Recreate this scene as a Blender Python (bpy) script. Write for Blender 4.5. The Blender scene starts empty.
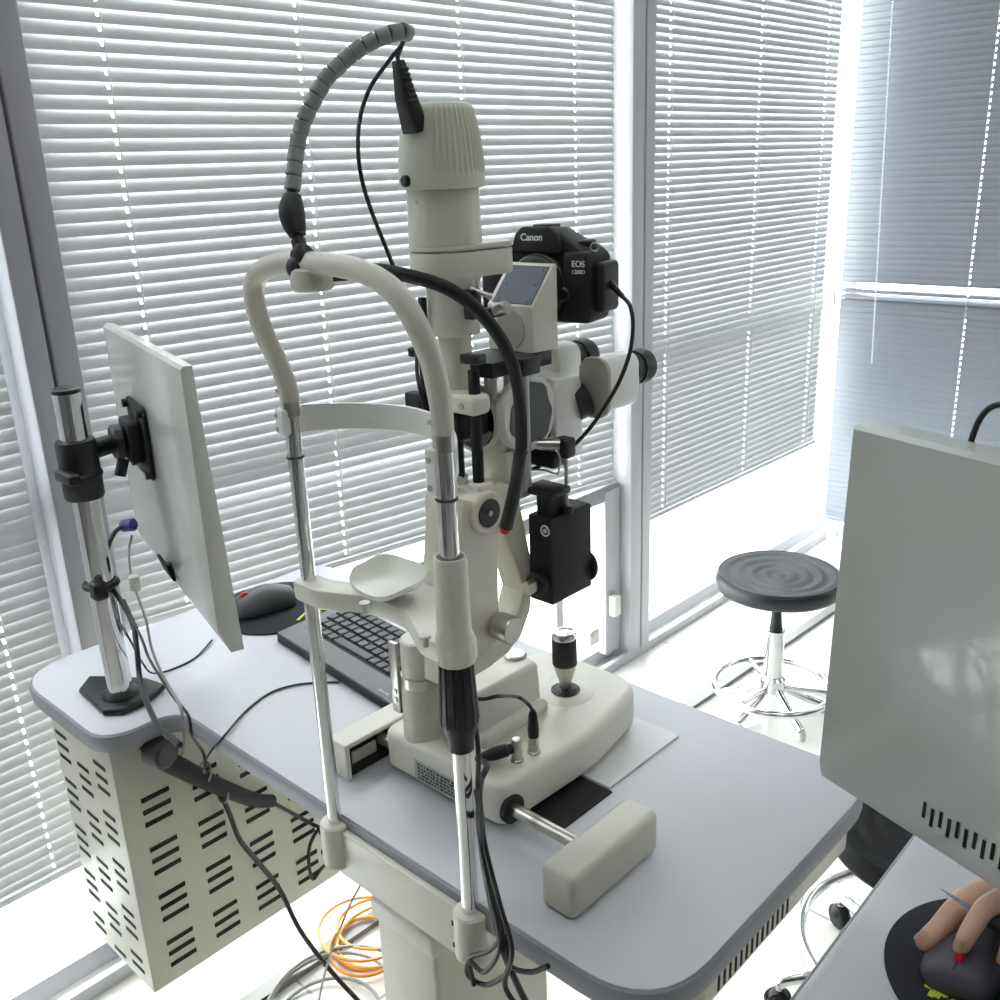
import bpy, bmesh, math, random
from mathutils import Vector as V, Matrix
random.seed(4)
PI = math.pi
SC = bpy.context.scene
COL = SC.collection

# ------------------------------------------------------------------ camera
FPX = 980.5
CAM = V((0, 0, 1.45))
yw, pt, rl = math.radians(43.783), math.radians(18.716), math.radians(-2.2614)
_f = V((-math.sin(yw)*math.cos(pt), math.cos(yw)*math.cos(pt), -math.sin(pt)))
_r = _f.cross(V((0, 0, 1))).normalized()
_u = _r.cross(_f)
_c, _s = math.cos(rl), math.sin(rl)
_r, _u = _c*_r + _s*_u, -_s*_r + _c*_u
cd = bpy.data.cameras.new('camera')
cd.sensor_width = 36; cd.lens = 36*FPX/1000; cd.clip_start = 0.02
cam = bpy.data.objects.new('camera', cd); COL.objects.link(cam)
cam.matrix_world = Matrix((( _r.x, _u.x, -_f.x, CAM.x), (_r.y, _u.y, -_f.y, CAM.y), (_r.z, _u.z, -_f.z, CAM.z), (0, 0, 0, 1)))
SC.camera = cam

def W(p, x=None, y=None, z=None):
    """where the sight line of a photo point meets a real plane of the place"""
    d = _f*FPX + (p[0]-500)*_r - (p[1]-500)*_u
    if x is not None: t = (x-CAM.x)/d.x
    elif y is not None: t = (y-CAM.y)/d.y
    else: t = (z-CAM.z)/d.z
    return CAM + d*t

# ------------------------------------------------------------------ materials
def lin(c):
    return tuple((v/12.92 if v <= .04045 else ((v+.055)/1.055)**2.4) for v in c)
def mat(name, rgb, rough=.5, metal=0., coat=0., noise=0., nscale=40., bump=0., bscale=60., spec=.5, trans=0., sss=0.):
    m = bpy.data.materials.new(name); m.use_nodes = True
    nt = m.node_tree; b = nt.nodes['Principled BSDF']
    c = lin(tuple(v/255 for v in rgb))
    b.inputs['Base Color'].default_value = (*c, 1)
    b.inputs['Roughness'].default_value = rough
    b.inputs['Metallic'].default_value = metal
    b.inputs['Coat Weight'].default_value = coat
    b.inputs['Coat Roughness'].default_value = .05
    b.inputs['Specular IOR Level'].default_value = spec
    b.inputs['Transmission Weight'].default_value = trans
    if sss:
        b.inputs['Subsurface Weight'].default_value = sss
        b.inputs['Subsurface Radius'].default_value = (.01, .004, .002)
        b.inputs['Subsurface Scale'].default_value = 1.
    tc = nt.nodes.new('ShaderNodeTexCoord')
    if noise:
        n = nt.nodes.new('ShaderNodeTexNoise'); n.inputs['Scale'].default_value = nscale; n.inputs['Detail'].default_value = 4
        nt.links.new(tc.outputs['Object'], n.inputs['Vector'])
        mx = nt.nodes.new('ShaderNodeMix'); mx.data_type = 'RGBA'
        mx.inputs['A'].default_value = (*[v*(1-noise) for v in c], 1)
        mx.inputs['B'].default_value = (*[min(1, v*(1+noise)) for v in c], 1)
        nt.links.new(n.outputs['Fac'], mx.inputs['Factor']); nt.links.new(mx.outputs['Result'], b.inputs['Base Color'])
    if bump:
        n2 = nt.nodes.new('ShaderNodeTexNoise'); n2.inputs['Scale'].default_value = bscale; n2.inputs['Detail'].default_value = 2
        nt.links.new(tc.outputs['Object'], n2.inputs['Vector'])
        bp = nt.nodes.new('ShaderNodeBump'); bp.inputs['Strength'].default_value = bump; bp.inputs['Distance'].default_value = .002
        nt.links.new(n2.outputs['Fac'], bp.inputs['Height']); nt.links.new(bp.outputs['Normal'], b.inputs['Normal'])
    return m
M = dict(
    cream=mat('cream_enamel', (222, 219, 207), .33, noise=.02, coat=.15),
    cream2=mat('warm_cream_enamel', (212, 209, 196), .35, noise=.02, coat=.15),
    green=mat('pale_greenish_plastic', (208, 209, 192), .4, noise=.02),
    white=mat('white_plastic', (236, 236, 232), .35),
    cup=mat('ivory_plastic', (228, 229, 218), .3, coat=.3),
    arm=mat('cream_casting', (218, 213, 198), .36, noise=.03),
    chrome=mat('chrome', (225, 225, 225), .09, 1.),
    steel=mat('brushed_steel', (190, 188, 182), .28, 1., noise=.05, nscale=200),
    black=mat('black_plastic', (26, 27, 29), .42, noise=.1),
    blackm=mat('black_matt', (20, 21, 23), .65, noise=.15),
    rubber=mat('black_rubber', (30, 31, 34), .55),
    cable=mat('cable_rubber', (28, 29, 31), .4),
    gcable=mat('grey_cable', (150, 150, 146), .45),
    lens=mat('dark_glass', (12, 14, 20), .06, coat=1.),
    wrap=mat('grey_spiral_wrap', (140, 141, 142), .4, noise=.06),
    red=mat('red_plastic', (215, 40, 25), .4),
    redw=mat('red_rubber', (205, 30, 40), .5),
    tabletop=mat('grey_laminate', (203, 204, 210), .38, noise=.012, nscale=400),
    edge=mat('grey_edge_band', (142, 143, 150), .42),
    cab=mat('cabinet_enamel', (196, 193, 180), .4, noise=.02),
    cabd=mat('slot_dark', (18, 18, 18), .8),
    mon=mat('white_gloss_plastic', (206, 208, 202), .22, coat=.35, bump=.25, bscale=9),
    mon_shaded=mat('shaded_white_gloss_plastic', (188, 191, 186), .24, coat=.45, bump=.35, bscale=7),  # white plastic in shadow, the shade mixed into its base colour
    plate=mat('gunmetal_plate', (62, 66, 74), .3, .6),
    disc=mat('grey_disc', (176, 175, 164), .4),
    grey=mat('dark_grey_plastic', (84, 86, 88), .4),
    keyb=mat('keyboard_grey', (118, 120, 122), .42),
    key=mat('key_black', (74, 76, 78), .4),
    pad=mat('mouse_pad_cloth', (28, 31, 38), .85, noise=.12, nscale=600),
    yellow=mat('yellow_green_print', (205, 215, 60), .7),
    blue=mat('blue_plug', (45, 50, 120), .45),
    orange=mat('orange_cable', (235, 160, 60), .45),
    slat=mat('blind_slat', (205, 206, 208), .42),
    slat_shaded=mat('blind_slat_shaded', (130, 134, 142), .45),  # darker slat copy: the far blind's weaker light is put into the colour
    seat2=mat('black_stool_leather', (16, 17, 19), .6, spec=.2),
    cord=mat('white_cord', (230, 230, 230), .6),
    frame=mat('window_frame', (196, 197, 201), .4),
    framed=mat('grey_and_shaded_frame', (158, 158, 163), .4),
    gasket=mat('dark_gasket', (90, 90, 94), .6),
    wallg=mat('fill_cutting_grey', (128, 128, 128), .7, noise=.01),  # grey set on the unseen walls to cut fill and darken chrome reflections
    wall=mat('wall_paint', (232, 231, 227), .7, noise=.01),
    ceil=mat('ceiling_paint', (240, 240, 238), .8),
    ground=mat('balcony_paint', (240, 240, 238), .7),
    alu=mat('floor_rail', (128, 127, 122), .4, .4),
    seat=mat('black_stool_vinyl', (36, 38, 43), .38, noise=.05),
    sheet=mat('white_plastic_sheet', (226, 227, 229), .35),
    skin=mat('skin', (216, 176, 150), .48, noise=.05, nscale=50, bump=.25, bscale=220, sss=.12),
    nail=mat('nail', (219, 172, 150), .25, coat=.3),
    sleeve=mat('white_coat_cloth', (232, 233, 236), .85),
    pen=mat('clear_violet_plastic', (190, 186, 214), .15, trans=.5),
    purple=mat('dark_violet_plastic', (80, 79, 88), .38),
    rust=mat('rusty_metal', (140, 110, 60), .6, .4),
    ink=mat('white_ink', (225, 225, 225), .5), dink=mat('dark_ink', (70, 78, 74), .6),
    label=mat('silver_label', (176, 182, 178), .35, .2),
)
def floor_mat():
    m = mat('white_floor_tiles', (228, 226, 220), .18, coat=.2)
    nt = m.node_tree; b = nt.nodes['Principled BSDF']
    tc = nt.nodes.new('ShaderNodeTexCoord'); br = nt.nodes.new('ShaderNodeTexBrick')
    br.offset = 0; br.inputs['Scale'].default_value = 1
    br.inputs['Brick Width'].default_value = .8; br.inputs['Row Height'].default_value = .8
    br.inputs['Mortar Size'].default_value = .003
    w = lin((.905, .895, .87)); w2 = lin((.915, .905, .885)); g = lin((.72, .70, .66))
    br.inputs['Color1'].default_value = (*w, 1); br.inputs['Color2'].default_value = (*w2, 1); br.inputs['Mortar'].default_value = (*g, 1)
    nt.links.new(tc.outputs['Object'], br.inputs['Vector'])
    nt.links.new(br.outputs['Color'], b.inputs['Base Color'])
    return m
M['floor'] = floor_mat()
def glass_mat():
    m = bpy.data.materials.new('window_glass'); m.use_nodes = True; nt = m.node_tree
    nt.nodes.remove(nt.nodes['Principled BSDF'])
    t = nt.nodes.new('ShaderNodeBsdfTransparent'); t.inputs['Color'].default_value = (.93, .96, .96, 1)
    g = nt.nodes.new('ShaderNodeBsdfGlossy'); g.inputs['Roughness'].default_value = .02
    lw = nt.nodes.new('ShaderNodeLayerWeight'); pw = nt.nodes.new('ShaderNodeMath'); pw.operation = 'POWER'; pw.inputs[1].default_value = 5
    nt.links.new(lw.outputs['Facing'], pw.inputs[0]); fr = nt.nodes.new('ShaderNodeMath'); fr.operation = 'MULTIPLY_ADD'; fr.inputs[1].default_value = .6; fr.inputs[2].default_value = .02
    nt.links.new(pw.outputs[0], fr.inputs[0])
    mx = nt.nodes.new('ShaderNodeMixShader')
    nt.links.new(fr.outputs[0], mx.inputs[0]); nt.links.new(t.outputs[0], mx.inputs[1]); nt.links.new(g.outputs[0], mx.inputs[2])
    nt.links.new(mx.outputs[0], nt.nodes['Material Output'].inputs['Surface'])
    return m
M['glass'] = glass_mat()

# ------------------------------------------------------------------ mesh helpers
def catmull(pts, k=6):
    pts = [V(p) for p in pts]
    if len(pts) < 3: return pts
    out = []
    for i in range(len(pts)-1):
        p0 = pts[i-1] if i else pts[0]*2-pts[1]
        p1, p2 = pts[i], pts[i+1]
        p3 = pts[i+2] if i+2 < len(pts) else p2*2-p1
        for j in range(k):
            t = j/k
            out.append(.5*((2*p1)+(p2-p0)*t+(2*p0-5*p1+4*p2-p3)*t*t+(3*p1-p0-3*p2+p3)*t**3))
    out.append(pts[-1]); return out
class G:
    def __init__(s): s.bm = bmesh.new()  # unseen overhead lamps, added as fill for the room
    def _merge(s, b, mi):
        for f in b.faces: f.material_index = mi
        me = bpy.data.meshes.new('t'); b.to_mesh(me); b.free(); s.bm.from_mesh(me); bpy.data.meshes.remove(me); return s
    def box(s, x0, x1, y0, y1, z0, z1, bev=0, seg=3, mi=0, rot=None, piv=None):
        b = bmesh.new(); bmesh.ops.create_cube(b, size=1)
        for v in b.verts: v.co = V(((x0+x1)/2+v.co.x*(x1-x0), (y0+y1)/2+v.co.y*(y1-y0), (z0+z1)/2+v.co.z*(z1-z0)))
        if bev: bmesh.ops.bevel(b, geom=b.edges[:], offset=bev, segments=seg, affect='EDGES', profile=.5)
        if rot is not None:
            pv = V(piv) if piv else V(((x0+x1)/2, (y0+y1)/2, (z0+z1)/2))
            for v in b.verts: v.co = rot @ (v.co-pv) + pv
        return s._merge(b, mi)
    def prism(s, pts, vec, bev=0, seg=2, mi=0):
        b = bmesh.new(); vec = V(vec)
        a = [b.verts.new(V(p)) for p in pts]; c = [b.verts.new(V(p)+vec) for p in pts]; n = len(a)
        f1 = b.faces.new(a); f2 = b.faces.new(c[::-1])
        for i in range(n): b.faces.new((a[(i+1) % n], a[i], c[i], c[(i+1) % n]))
        bmesh.ops.recalc_face_normals(b, faces=b.faces[:])
        if bev:
            ed = [e for e in b.edges if (f1 in e.link_faces or f2 in e.link_faces)]
            bmesh.ops.bevel(b, geom=ed, offset=bev, segments=seg, affect='EDGES', profile=.5)
        return s._merge(b, mi)
    def hexa(s, bot, top, bev=0, seg=2, mi=0):
        b = bmesh.new()
        a = [b.verts.new(V(p)) for p in bot]; c = [b.verts.new(V(p)) for p in top]; n = len(a)
        b.faces.new(a); b.faces.new(c[::-1])
        for i in range(n): b.faces.new((a[(i+1) % n], a[i], c[i], c[(i+1) % n]))
        bmesh.ops.recalc_face_normals(b, faces=b.faces[:])
        if bev: bmesh.ops.bevel(b, geom=b.edges[:], offset=bev, segments=seg, affect='EDGES', profile=.5)
        return s._merge(b, mi)
    def rings(s, rings, cap=True, close=False, mi=0):
        b = bmesh.new(); R = [[b.verts.new(p) for p in r] for r in rings]; n = len(R[0])
        m = len(R) if close else len(R)-1
        for i in range(m):
            A, B = R[i], R[(i+1) % len(R)]
            for j in range(n): b.faces.new((A[j], A[(j+1) % n], B[(j+1) % n], B[j]))
        if cap and not close:
            b.faces.new(R[0][::-1]); b.faces.new(R[-1])
        bmesh.ops.recalc_face_normals(b, faces=b.faces[:])
        return s._merge(b, mi)
    def lathe(s, o, ax, prof, n=40, mi=0, mod=None):
        """prof: (radius, distance along the axis)"""
        o = V(o); ax = V(ax).normalized()
        e = ax.orthogonal().normalized() if abs(ax.z) < .9 else V((1, 0, 0))
        e = (e-ax*e.dot(ax)).normalized(); g = ax.cross(e)
        R = []
        for (r, h) in prof:
            ring = []
            for j in range(n):
                a = 2*PI*j/n; rr = max(r, 1e-5)*(mod(a, h) if mod else 1)
                ring.append(o+ax*h+e*(rr*math.cos(a))+g*(rr*math.sin(a)))
            R.append(ring)
        return s.rings(R, mi=mi)
    def cyl(s, p, q, r, r2=None, n=28, ch=0, mi=0):
        p, q = V(p), V(q); L = (q-p).length; r2 = r if r2 is None else r2
        pr = [(r, 0), (r2, L)] if not ch else [(r-ch, 0), (r, ch), (r2, L-ch), (r2-ch, L)]
        return s.lathe(p, q-p, pr, n, mi)
    def tube(s, pts, r, n=12, k=6, mi=0, flat=1.):
        P = catmull(pts, k); T = []
        for i in range(len(P)):
            t = (P[min(i+1, len(P)-1)]-P[max(i-1, 0)]); T.append(t.normalized() if t.length > 1e-9 else V((0, 0, 1)))
        u = T[0].orthogonal().normalized(); R = []
        for i, p in enumerate(P):
            u = (u-T[i]*u.dot(T[i])).normalized(); w = T[i].cross(u)
            rr = r(i/(len(P)-1)) if callable(r) else r
            R.append([p+u*(rr*math.cos(2*PI*j/n))+w*(rr*flat*math.sin(2*PI*j/n)) for j in range(n)])
        return s.rings(R, mi=mi)
    def torus(s, c, ax, R0, r, n=48, m=10, mi=0, a0=0, a1=2*PI):
        c = V(c); ax = V(ax).normalized(); e = ax.orthogonal().normalized(); g = ax.cross(e); full = abs(a1-a0-2*PI) < 1e-6
        R = []
        for i in range(n if full else n+1):
            a = a0+(a1-a0)*i/n; d = e*math.cos(a)+g*math.sin(a)
            R.append([c+d*(R0+r*math.cos(2*PI*j/m))+ax*(r*math.sin(2*PI*j/m)) for j in range(m)])
        return s.rings(R, close=full, mi=mi)
    def sph(s, c, r, mi=0, sc=(1, 1, 1)):
        b = bmesh.new(); bmesh.ops.create_uvsphere(b, u_segments=20, v_segments=12, radius=1)
        for v in b.verts: v.co = V(c)+V((v.co.x*r*sc[0], v.co.y*r*sc[1], v.co.z*r*sc[2]))
        return s._merge(b, mi)
    def quad(s, p, mi=0):
        b = bmesh.new(); b.faces.new([b.verts.new(V(q)) for q in p]); return s._merge(b, mi)
    def build(s, name, mats, parent=None, ang=35, label=None):
        if not isinstance(mats, (list, tuple)): mats = [mats]
        me = bpy.data.meshes.new(name)
        root = parent
        while root is not None and root.parent is not None: root = root.parent
        if root is not None: off = V(root['_o'])
        else:
            xs = [v.co for v in s.bm.verts]
            off = V(((min(c.x for c in xs)+max(c.x for c in xs))/2, (min(c.y for c in xs)+max(c.y for c in xs))/2, min(c.z for c in xs)))
        bmesh.ops.translate(s.bm, verts=s.bm.verts[:], vec=-off)
        for f in s.bm.faces: f.smooth = True
        s.bm.to_mesh(me); s.bm.free()
        me.set_sharp_from_angle(angle=math.radians(ang))
        for m in mats: me.materials.append(M[m] if isinstance(m, str) else m)
        o = bpy.data.objects.new(name, me); COL.objects.link(o)
        if parent is not None: o.parent = parent
        else: o.location = off; o['_o'] = tuple(off)
        if label: o['label'] = label
        return o
def thing(name, label, cat, loc, group=None):
    o = bpy.data.objects.new(name, None); COL.objects.link(o); o.empty_display_size = .05
    o.location = loc; o['_o'] = tuple(V(loc)); o['label'] = label; o['category'] = cat
    if group: o['group'] = group
    return o
def tag(o, label, cat, group=None):
    o['label'] = label; o['category'] = cat
    if group: o['group'] = group
    return o
def struct(g, name, m, ang=35):
    o = g.build(name, m, ang=ang); o['kind'] = 'structure'; return o
def empty_struct(name, loc):
    o = bpy.data.objects.new(name, None); COL.objects.link(o); o.location = loc; o['_o'] = tuple(V(loc)); o['kind'] = 'structure'; return o
def text(name, body, size, origin, right, up, m, parent, bold=.0, depth=.0003):
    c = bpy.data.curves.new(name, 'FONT'); c.body = body; c.size = size; c.extrude = depth; c.offset = bold
    c.align_x = 'CENTER'; c.align_y = 'CENTER'
    t = bpy.data.objects.new('t', c); COL.objects.link(t)
    me = bpy.data.meshes.new_from_object(t.evaluated_get(bpy.context.evaluated_depsgraph_get()))
    bpy.data.objects.remove(t); me.name = name
    right = V(right).normalized(); up = V(up); up = (up-right*up.dot(right)).normalized(); n = right.cross(up)
    root = parent
    while root.parent is not None: root = root.parent
    off = V(root['_o'])
    for v in me.vertices: v.co = V(origin)+right*v.co.x+up*v.co.y+n*v.co.z-off
    me.materials.clear(); me.materials.append(M[m])
    o = bpy.data.objects.new(name, me); COL.objects.link(o); o.parent = parent; return o
def rpoly(pts, rad, k=8):
    """rounded 2-D polygon; rad one number or one per corner"""
    out = []; n = len(pts)
    for i in range(n):
        r = rad[i] if isinstance(rad, (list, tuple)) else rad
        p = V((*pts[i], 0)); a = V((*pts[i-1], 0)); c = V((*pts[(i+1) % n], 0))
        u = (a-p).normalized(); w = (c-p).normalized()
        if r <= 0: out.append((p.x, p.y)); continue
        th = u.angle(w); d = r/math.tan(th/2); d = min(d, (a-p).length*.49, (c-p).length*.49)
        s_, e_ = p+u*d, p+w*d
        for j in range(k+1):
            t = j/k; q = (1-t)**2*s_+2*t*(1-t)*p+t*t*e_
            out.append((q.x, q.y))
    return out

# ================================================================== THE ROOM
XW, YW = -1.603, 3.53        # inner faces of the two glazed walls
H = 2.75
struct(G().box(-1.75, 2.6, -2.2, 3.75, -.1, 0), 'floor', 'floor')
struct(G().box(-1.75, 2.6, -2.2, 3.75, H, H+.1), 'ceiling', 'ceil')
struct(G().box(2.6, 2.7, -2.2, 3.75, 0, H), 'wall_right', 'wallg')
struct(G().box(-1.75, 2.6, -2.3, -2.2, 0, H), 'wall_front', 'wallg')
struct(G().box(-1.75, XW, -2.2, -.75, 0, H), 'wall_left', 'wall')
struct(G().box(.55, 2.6, YW, YW+.15, 0, H), 'wall_back', 'wall')
struct(G().box(-3.4, -1.75, -3, 6.5, -.2, -.1).box(-1.75, 3, 3.75, 6.5, -.2, -.1), 'trim_7', 'ground')   # balcony slab outside

# glazing of the left wall : three bays, mullions between them
def bay_y(name, y0, y1, lights):
    o = empty_struct(name, (XW-.06, y0, 0))
    g = G()
    g.box(XW-.09, XW-.045, y0, y0+.03, .0, H).box(XW-.09, XW-.045, y1-.03, y1, .0, H)
    g.box(XW-.088, XW-.047, y0, y1, 0, .045).box(XW-.088, XW-.047, y0, y1, H-.05, H)
    for z in lights: g.box(XW-.10, XW-.049, y0+.001, y1-.001, z-.03, z+.03)
    g.build('window_frame', 'frame', o)
    G().box(XW-.07, XW-.064, y0+.02, y1-.02, .03, H-.04).build('window_pane', 'glass', o)
    return o
bay_y('window_1', -.75, .60, [.93])
w2 = bay_y('window_2', .685, 2.20, [.93])
bay_y('window_3', 2.30, YW+.09, [.93])
# opening sash seen under the middle blind
g = G()
g.box(XW-.055, XW-.02, .70, 2.19, .53, .575, bev=.003, mi=1)
g.box(XW-.045, XW-.015, 2.125, 2.195, .04, .56, bev=.004)
g.box(XW-.045, XW-.015, 1.90, 1.93, .04, .54, bev=.004)
g.box(XW-.045, XW-.015, .70, .76, .04, .56, bev=.004)
g.build('window_sash', ['frame', 'framed'], w2)
G().box(XW-.015, XW+.012, 2.135, 2.165, .17, .235, bev=.005).build('window_latch', 'cup', w2)
G().box(XW-.015, XW+.012, 2.02, 2.06, .12, .165, bev=.006).build('window_catch', 'steel', w2)
struct(G().box(XW-.09, XW+.012, .60, .637, 0, H, bev=.003).box(XW-.09, XW+.012, .643, .685, 0, H, bev=.003).box(XW-.08, XW+.006, .636, .644, 0, H, mi=1), 'trim_1', ['framed', 'gasket'])  # left mullion's shade is carried by the darker frame colour
struct(G().box(XW-.09, XW+.02, 2.20, 2.252, 0, H, bev=.003).box(XW-.09, XW+.02, 2.26, 2.30, 0, H, bev=.003).box(XW-.08, XW+.012, 2.251, 2.261, 0, H, mi=1), 'trim_2', ['frame', 'gasket'])
struct(G().box(XW-.10, XW-.048, YW+.095, YW+.15, 0, H, bev=.003), 'trim_3', 'frame')
# far wall glazing
o = empty_struct('window_4', (-1.6, YW+.06, 0)); g = G()
g.box(XW, XW+.04, YW+.045, YW+.09, 0, H).box(.51, .55, YW+.045, YW+.09, 0, H).box(XW, .55, YW+.047, YW+.088, 0, .05).box(XW, .55, YW+.047, YW+.088, H-.05, H)
g.box(XW+.001, .549, YW+.049, YW+.10, .90, .96).box(-.62, -.56, YW+.043, YW+.092, .001, H-.001)
g.build('window_frame', 'frame', o)
G().box(XW+.02, .53, YW+.064, YW+.07, .03, H-.04).build('window_pane', 'glass', o)
# floor rail parallel to the glass
struct(G().prism([(-1.375, .3, 0), (-1.345, .3, 0), (-1.245, 3.2, 0), (-1.275, 3.2, 0)], (0, 0, .012)), 'trim_4', 'alu')
struct(G().box(-1.60, -1.585, -.75, YW, 0, .03), 'baseboard_left', 'frame')

# ------------------------------------------------------------------ blinds
def blind(label, org, along, inward, L, ztop, zb0, zb1, tilt_from, ang, cords, m='slat', openz=(), pitch=.0212, rail=True, head=True, skip=None):
    org = V(org); al = V(along); inn = V(inward)
    t = thing('venetian_blind', label, 'blind', tuple(org+al*(L/2)+V((0, 0, min(zb0, zb1)))))
    nsl = int((ztop-zb0)/pitch); pitch = (ztop-zb0)/nsl
    def zz(z, s):       # height of a slat at distance s along the blind
        k = max(0, min(1, (tilt_from-z)/(tilt_from-zb0))) if tilt_from > zb0 else 1
        return z+(zb1-zb0)*k*s/L
    g = G(); b = g.bm; w = .0255; K = 5
    segs = []; last = 0
    for c in cords: segs += [(last, c-.0022, 0), (c-.0022, c+.0022, 1)]; last = c+.0022
    segs.append((last, L, 0))
    for i in range(1, nsl+1):
        z = ztop-pitch*i
        a = math.radians(ang)+random.uniform(-.02, .02)
        for oz, oa in openz:
            if abs(z-oz) < pitch*.6: a = math.radians(oa)
        for s0, s1, hole in segs:
            rows = []
            for k in range(K+1):
                q = (k/K-.5)*w; cv = .0022*(1-(2*k/K-1)**2)
                # inner edge high: q>0 towards the room
                dx = q*math.cos(a)-cv*math.sin(a); dz = q*math.sin(a)+cv*math.cos(a)
                rows.append([b.verts.new(org+al*s_+inn*dx+V((0, 0, zz(z, s_)+dz))) for s_ in (s0, s1)])
            for k in range(K):
                if hole and 1 <= k <= 2: continue
                b.faces.new((rows[k][0], rows[k][1], rows[k+1][1], rows[k+1][0]))
    g.build('slats', m, t, ang=80)
    g = G()
    for c in cords:
        for s_ in (-.013, .013): g.tube([org+al*c+inn*s_+V((0, 0, ztop)), org+al*c+inn*s_+V((0, 0, zz(zb0, c)))], .0007, n=5)
    g.build('ladder_cords', 'cord', t)
    if rail:
        g = G(); p0 = org+V((0, 0, zz(zb0, 0)-.014)); p1 = org+al*L+V((0, 0, zz(zb0, L)-.014)); q = inn*.013; u = V((0, 0, .007))
        g.hexa([p0-q-u, p0+q-u, p0+q+u, p0-q+u], [p1-q-u, p1+q-u, p1+q+u, p1-q+u], bev=.002).build('bottom_rail', m, t)
    if head:
        p0 = org+V((0, 0, ztop+.02)); p1 = p0+al*L; q = inn*.018; u = V((0, 0, .018))
        G().hexa([p0-q-u, p0+q-u, p0+q+u, p0-q+u], [p1-q-u, p1+q-u, p1+q+u, p1-q+u], bev=.002).build('head_rail', m, t)
    return t
XB = XW-.02
ANG, CE, WS = -70, 3., 7.5
blind('white venetian blind left of the wide shade-grey mullion, behind the slotted cabinet', (XB, -.70, 0), (0, 1, 0), (1, 0, 0), 1.275, 2.68, .285, .285, 0, ANG, (.15, .62, 1.19))
blind('white venetian blind in the middle bay, behind the slit lamp and the left monitor', (XB, .690, 0), (0, 1, 0), (1, 0, 0), 1.475, 2.68, .70, .605, 1.35, ANG, (.13, .51, .93, 1.32), openz=((.88, -48),))
blind('white venetian blind in the right bay, lower edge above the round stool', (XB, 2.303, 0), (0, 1, 0), (1, 0, 0), 1.125, 2.68, .435, .435, 0, ANG, (.115, .60, 1.04), openz=())
bf = blind('shade-toned closed venetian blind on the far wall, behind the near right monitor', (XW-.005, YW+.02, 0), (1, 0, 0), (0, -1, 0), 1.95, 2.68, .10, .10, 0, -78, (.45, 1.2, 1.8), m='slat_shaded', openz=((.99, 10), (.965, -30)))
g = G(); random.seed(2)
pa, pb = W((887, 100), y=YW-.02), W((876, 290), y=YW-.02)
d_ = (pb-pa)/(pb-pa).length
for i in range(150):
    q = pa+d_*(i*.008-.30); g.lathe(q-d_*.0022, d_, [(.0006, 0), (.0036, .0012), (.0036, .0040), (.0006, .0056)], n=6)
g.build('pull_chain', 'cord', bf)

# ================================================================== THE INSTRUMENT TABLE
ZT = .75
t = thing('instrument_table', 'long grey motorised table carrying the slit lamp, rounded corners', 'table', (-.80, .78, 0))
out = rpoly([(-1.458, .446), (-1.172, .446), (-1.172, .556), (-.37, .556), (-.37, 1.012), (-1.458, 1.012)], [.085, .05, .045, .085, .07, .05])
TH = .027
G().prism([(x, y, ZT-TH+.003) for x, y in out], (0, 0, TH-.003), bev=.0015).build('tabletop', 'tabletop', t)
def offs(pts, d):
    n = len(pts); o_ = []
    for i in range(n):
        a, b2, c = V((*pts[i-1], 0)), V((*pts[i], 0)), V((*pts[(i+1) % n], 0))
        e = (c-a).normalized(); o_.append((b2.x+e.y*d, b2.y-e.x*d))
    return o_
prof = [(0, -.001), (.003, -.003), (.0045, -.008), (.0045, -.020), (.003, -.026), (-.004, -TH), (-.012, -TH)]
prof = [(0.0002, -.0008)]+prof[1:]
n = len(out); b = G()
R = [[V((x, y, ZT+z)) for x, y in offs(out, d)] for d, z in prof]
b.rings(R, cap=False)
b.build('edge_band', 'edge', t)
# under-table control box with slots at the right end
g = G().box(-.62, -.374, .64, .95, ZT-.066, ZT-TH-.0005, bev=.006)
for i in range(14):
    y = .665+i*.0105; g.box(-.3745, -.3735, y, y+.004, ZT-.058, ZT-.036, mi=1)
g.build('control_box', ['cream2', 'cabd'], t)
# column
cyF = .610; cR = W((432, 940), y=cyF); cL = W((370, 908), y=cyF)
G().box(cL.x+.012, cR.x-.006, cyF+.012, cyF+.19, .30, ZT-TH-.001, bev=.005).build('inner_column', 'cream', t)
G().box(cL.x+.006, cR.x-.002, cyF+.004, cyF+.21, .03, cR.z-.03, bev=.006).build('outer_column', 'cream2', t)
G().box(cL.x, cR.x+.002, cyF-.001, cyF+.215, cR.z-.032, cR.z, bev=.006).build('column_collar', 'cream2', t)
G().box(cL.x+.022, cR.x-.014, cyF+.0105, cyF+.0125, cR.z+.012, cR.z+.06, bev=.0008).build('column_plate', 'white', t)
G().box(-1.05, -.45, .64, .93, ZT-.052, ZT-TH-.0003, bev=.004).build('apron', 'cream2', t)
G().box(-1.05, -.5, .70, .80, 0, .05, bev=.015).build('foot', 'cream2', t)

# computer cabinet hung under the left end
cx0, cx1, cy0, cy1, cz0, cz1 = -1.396, -1.203, .462, .865, .292, ZT-TH-.001
g = G().box(cx0, cx1, cy0, cy1, cz0, cz1, bev=.003, seg=2)
def slot(g, x, y, z, L, w, axis):
    if axis == 'y': g.box(x, x+.0008, y, y+L, z-w/2, z+w/2, mi=1)
    else: g.box(y, y+L, x-.0008, x, z-w/2, z+w/2, mi=1)
for c in range(5):
    for r in range(5):
        zt = .616-.084*r+(.0 if c else 0)
        if c == 0 and r > 3: continue
        for k in range(3):
            z = zt-.0205*k
            if z > cz0+.012: slot(g, cx1, .494+.0785*c, z, .043, .0075, 'y')
for r in range(5):
    for c in range(3):
        for k in range(3):
            z = .675-.084*r-.0205*k-(.03 if c == 1 else 0)
            if z > cz0+.01: slot(g, cy0, -1.385+.062*c, z, .036, .0065, 'x')
o = g.build('computer_cabinet', ['cab', 'cabd'])
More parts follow.
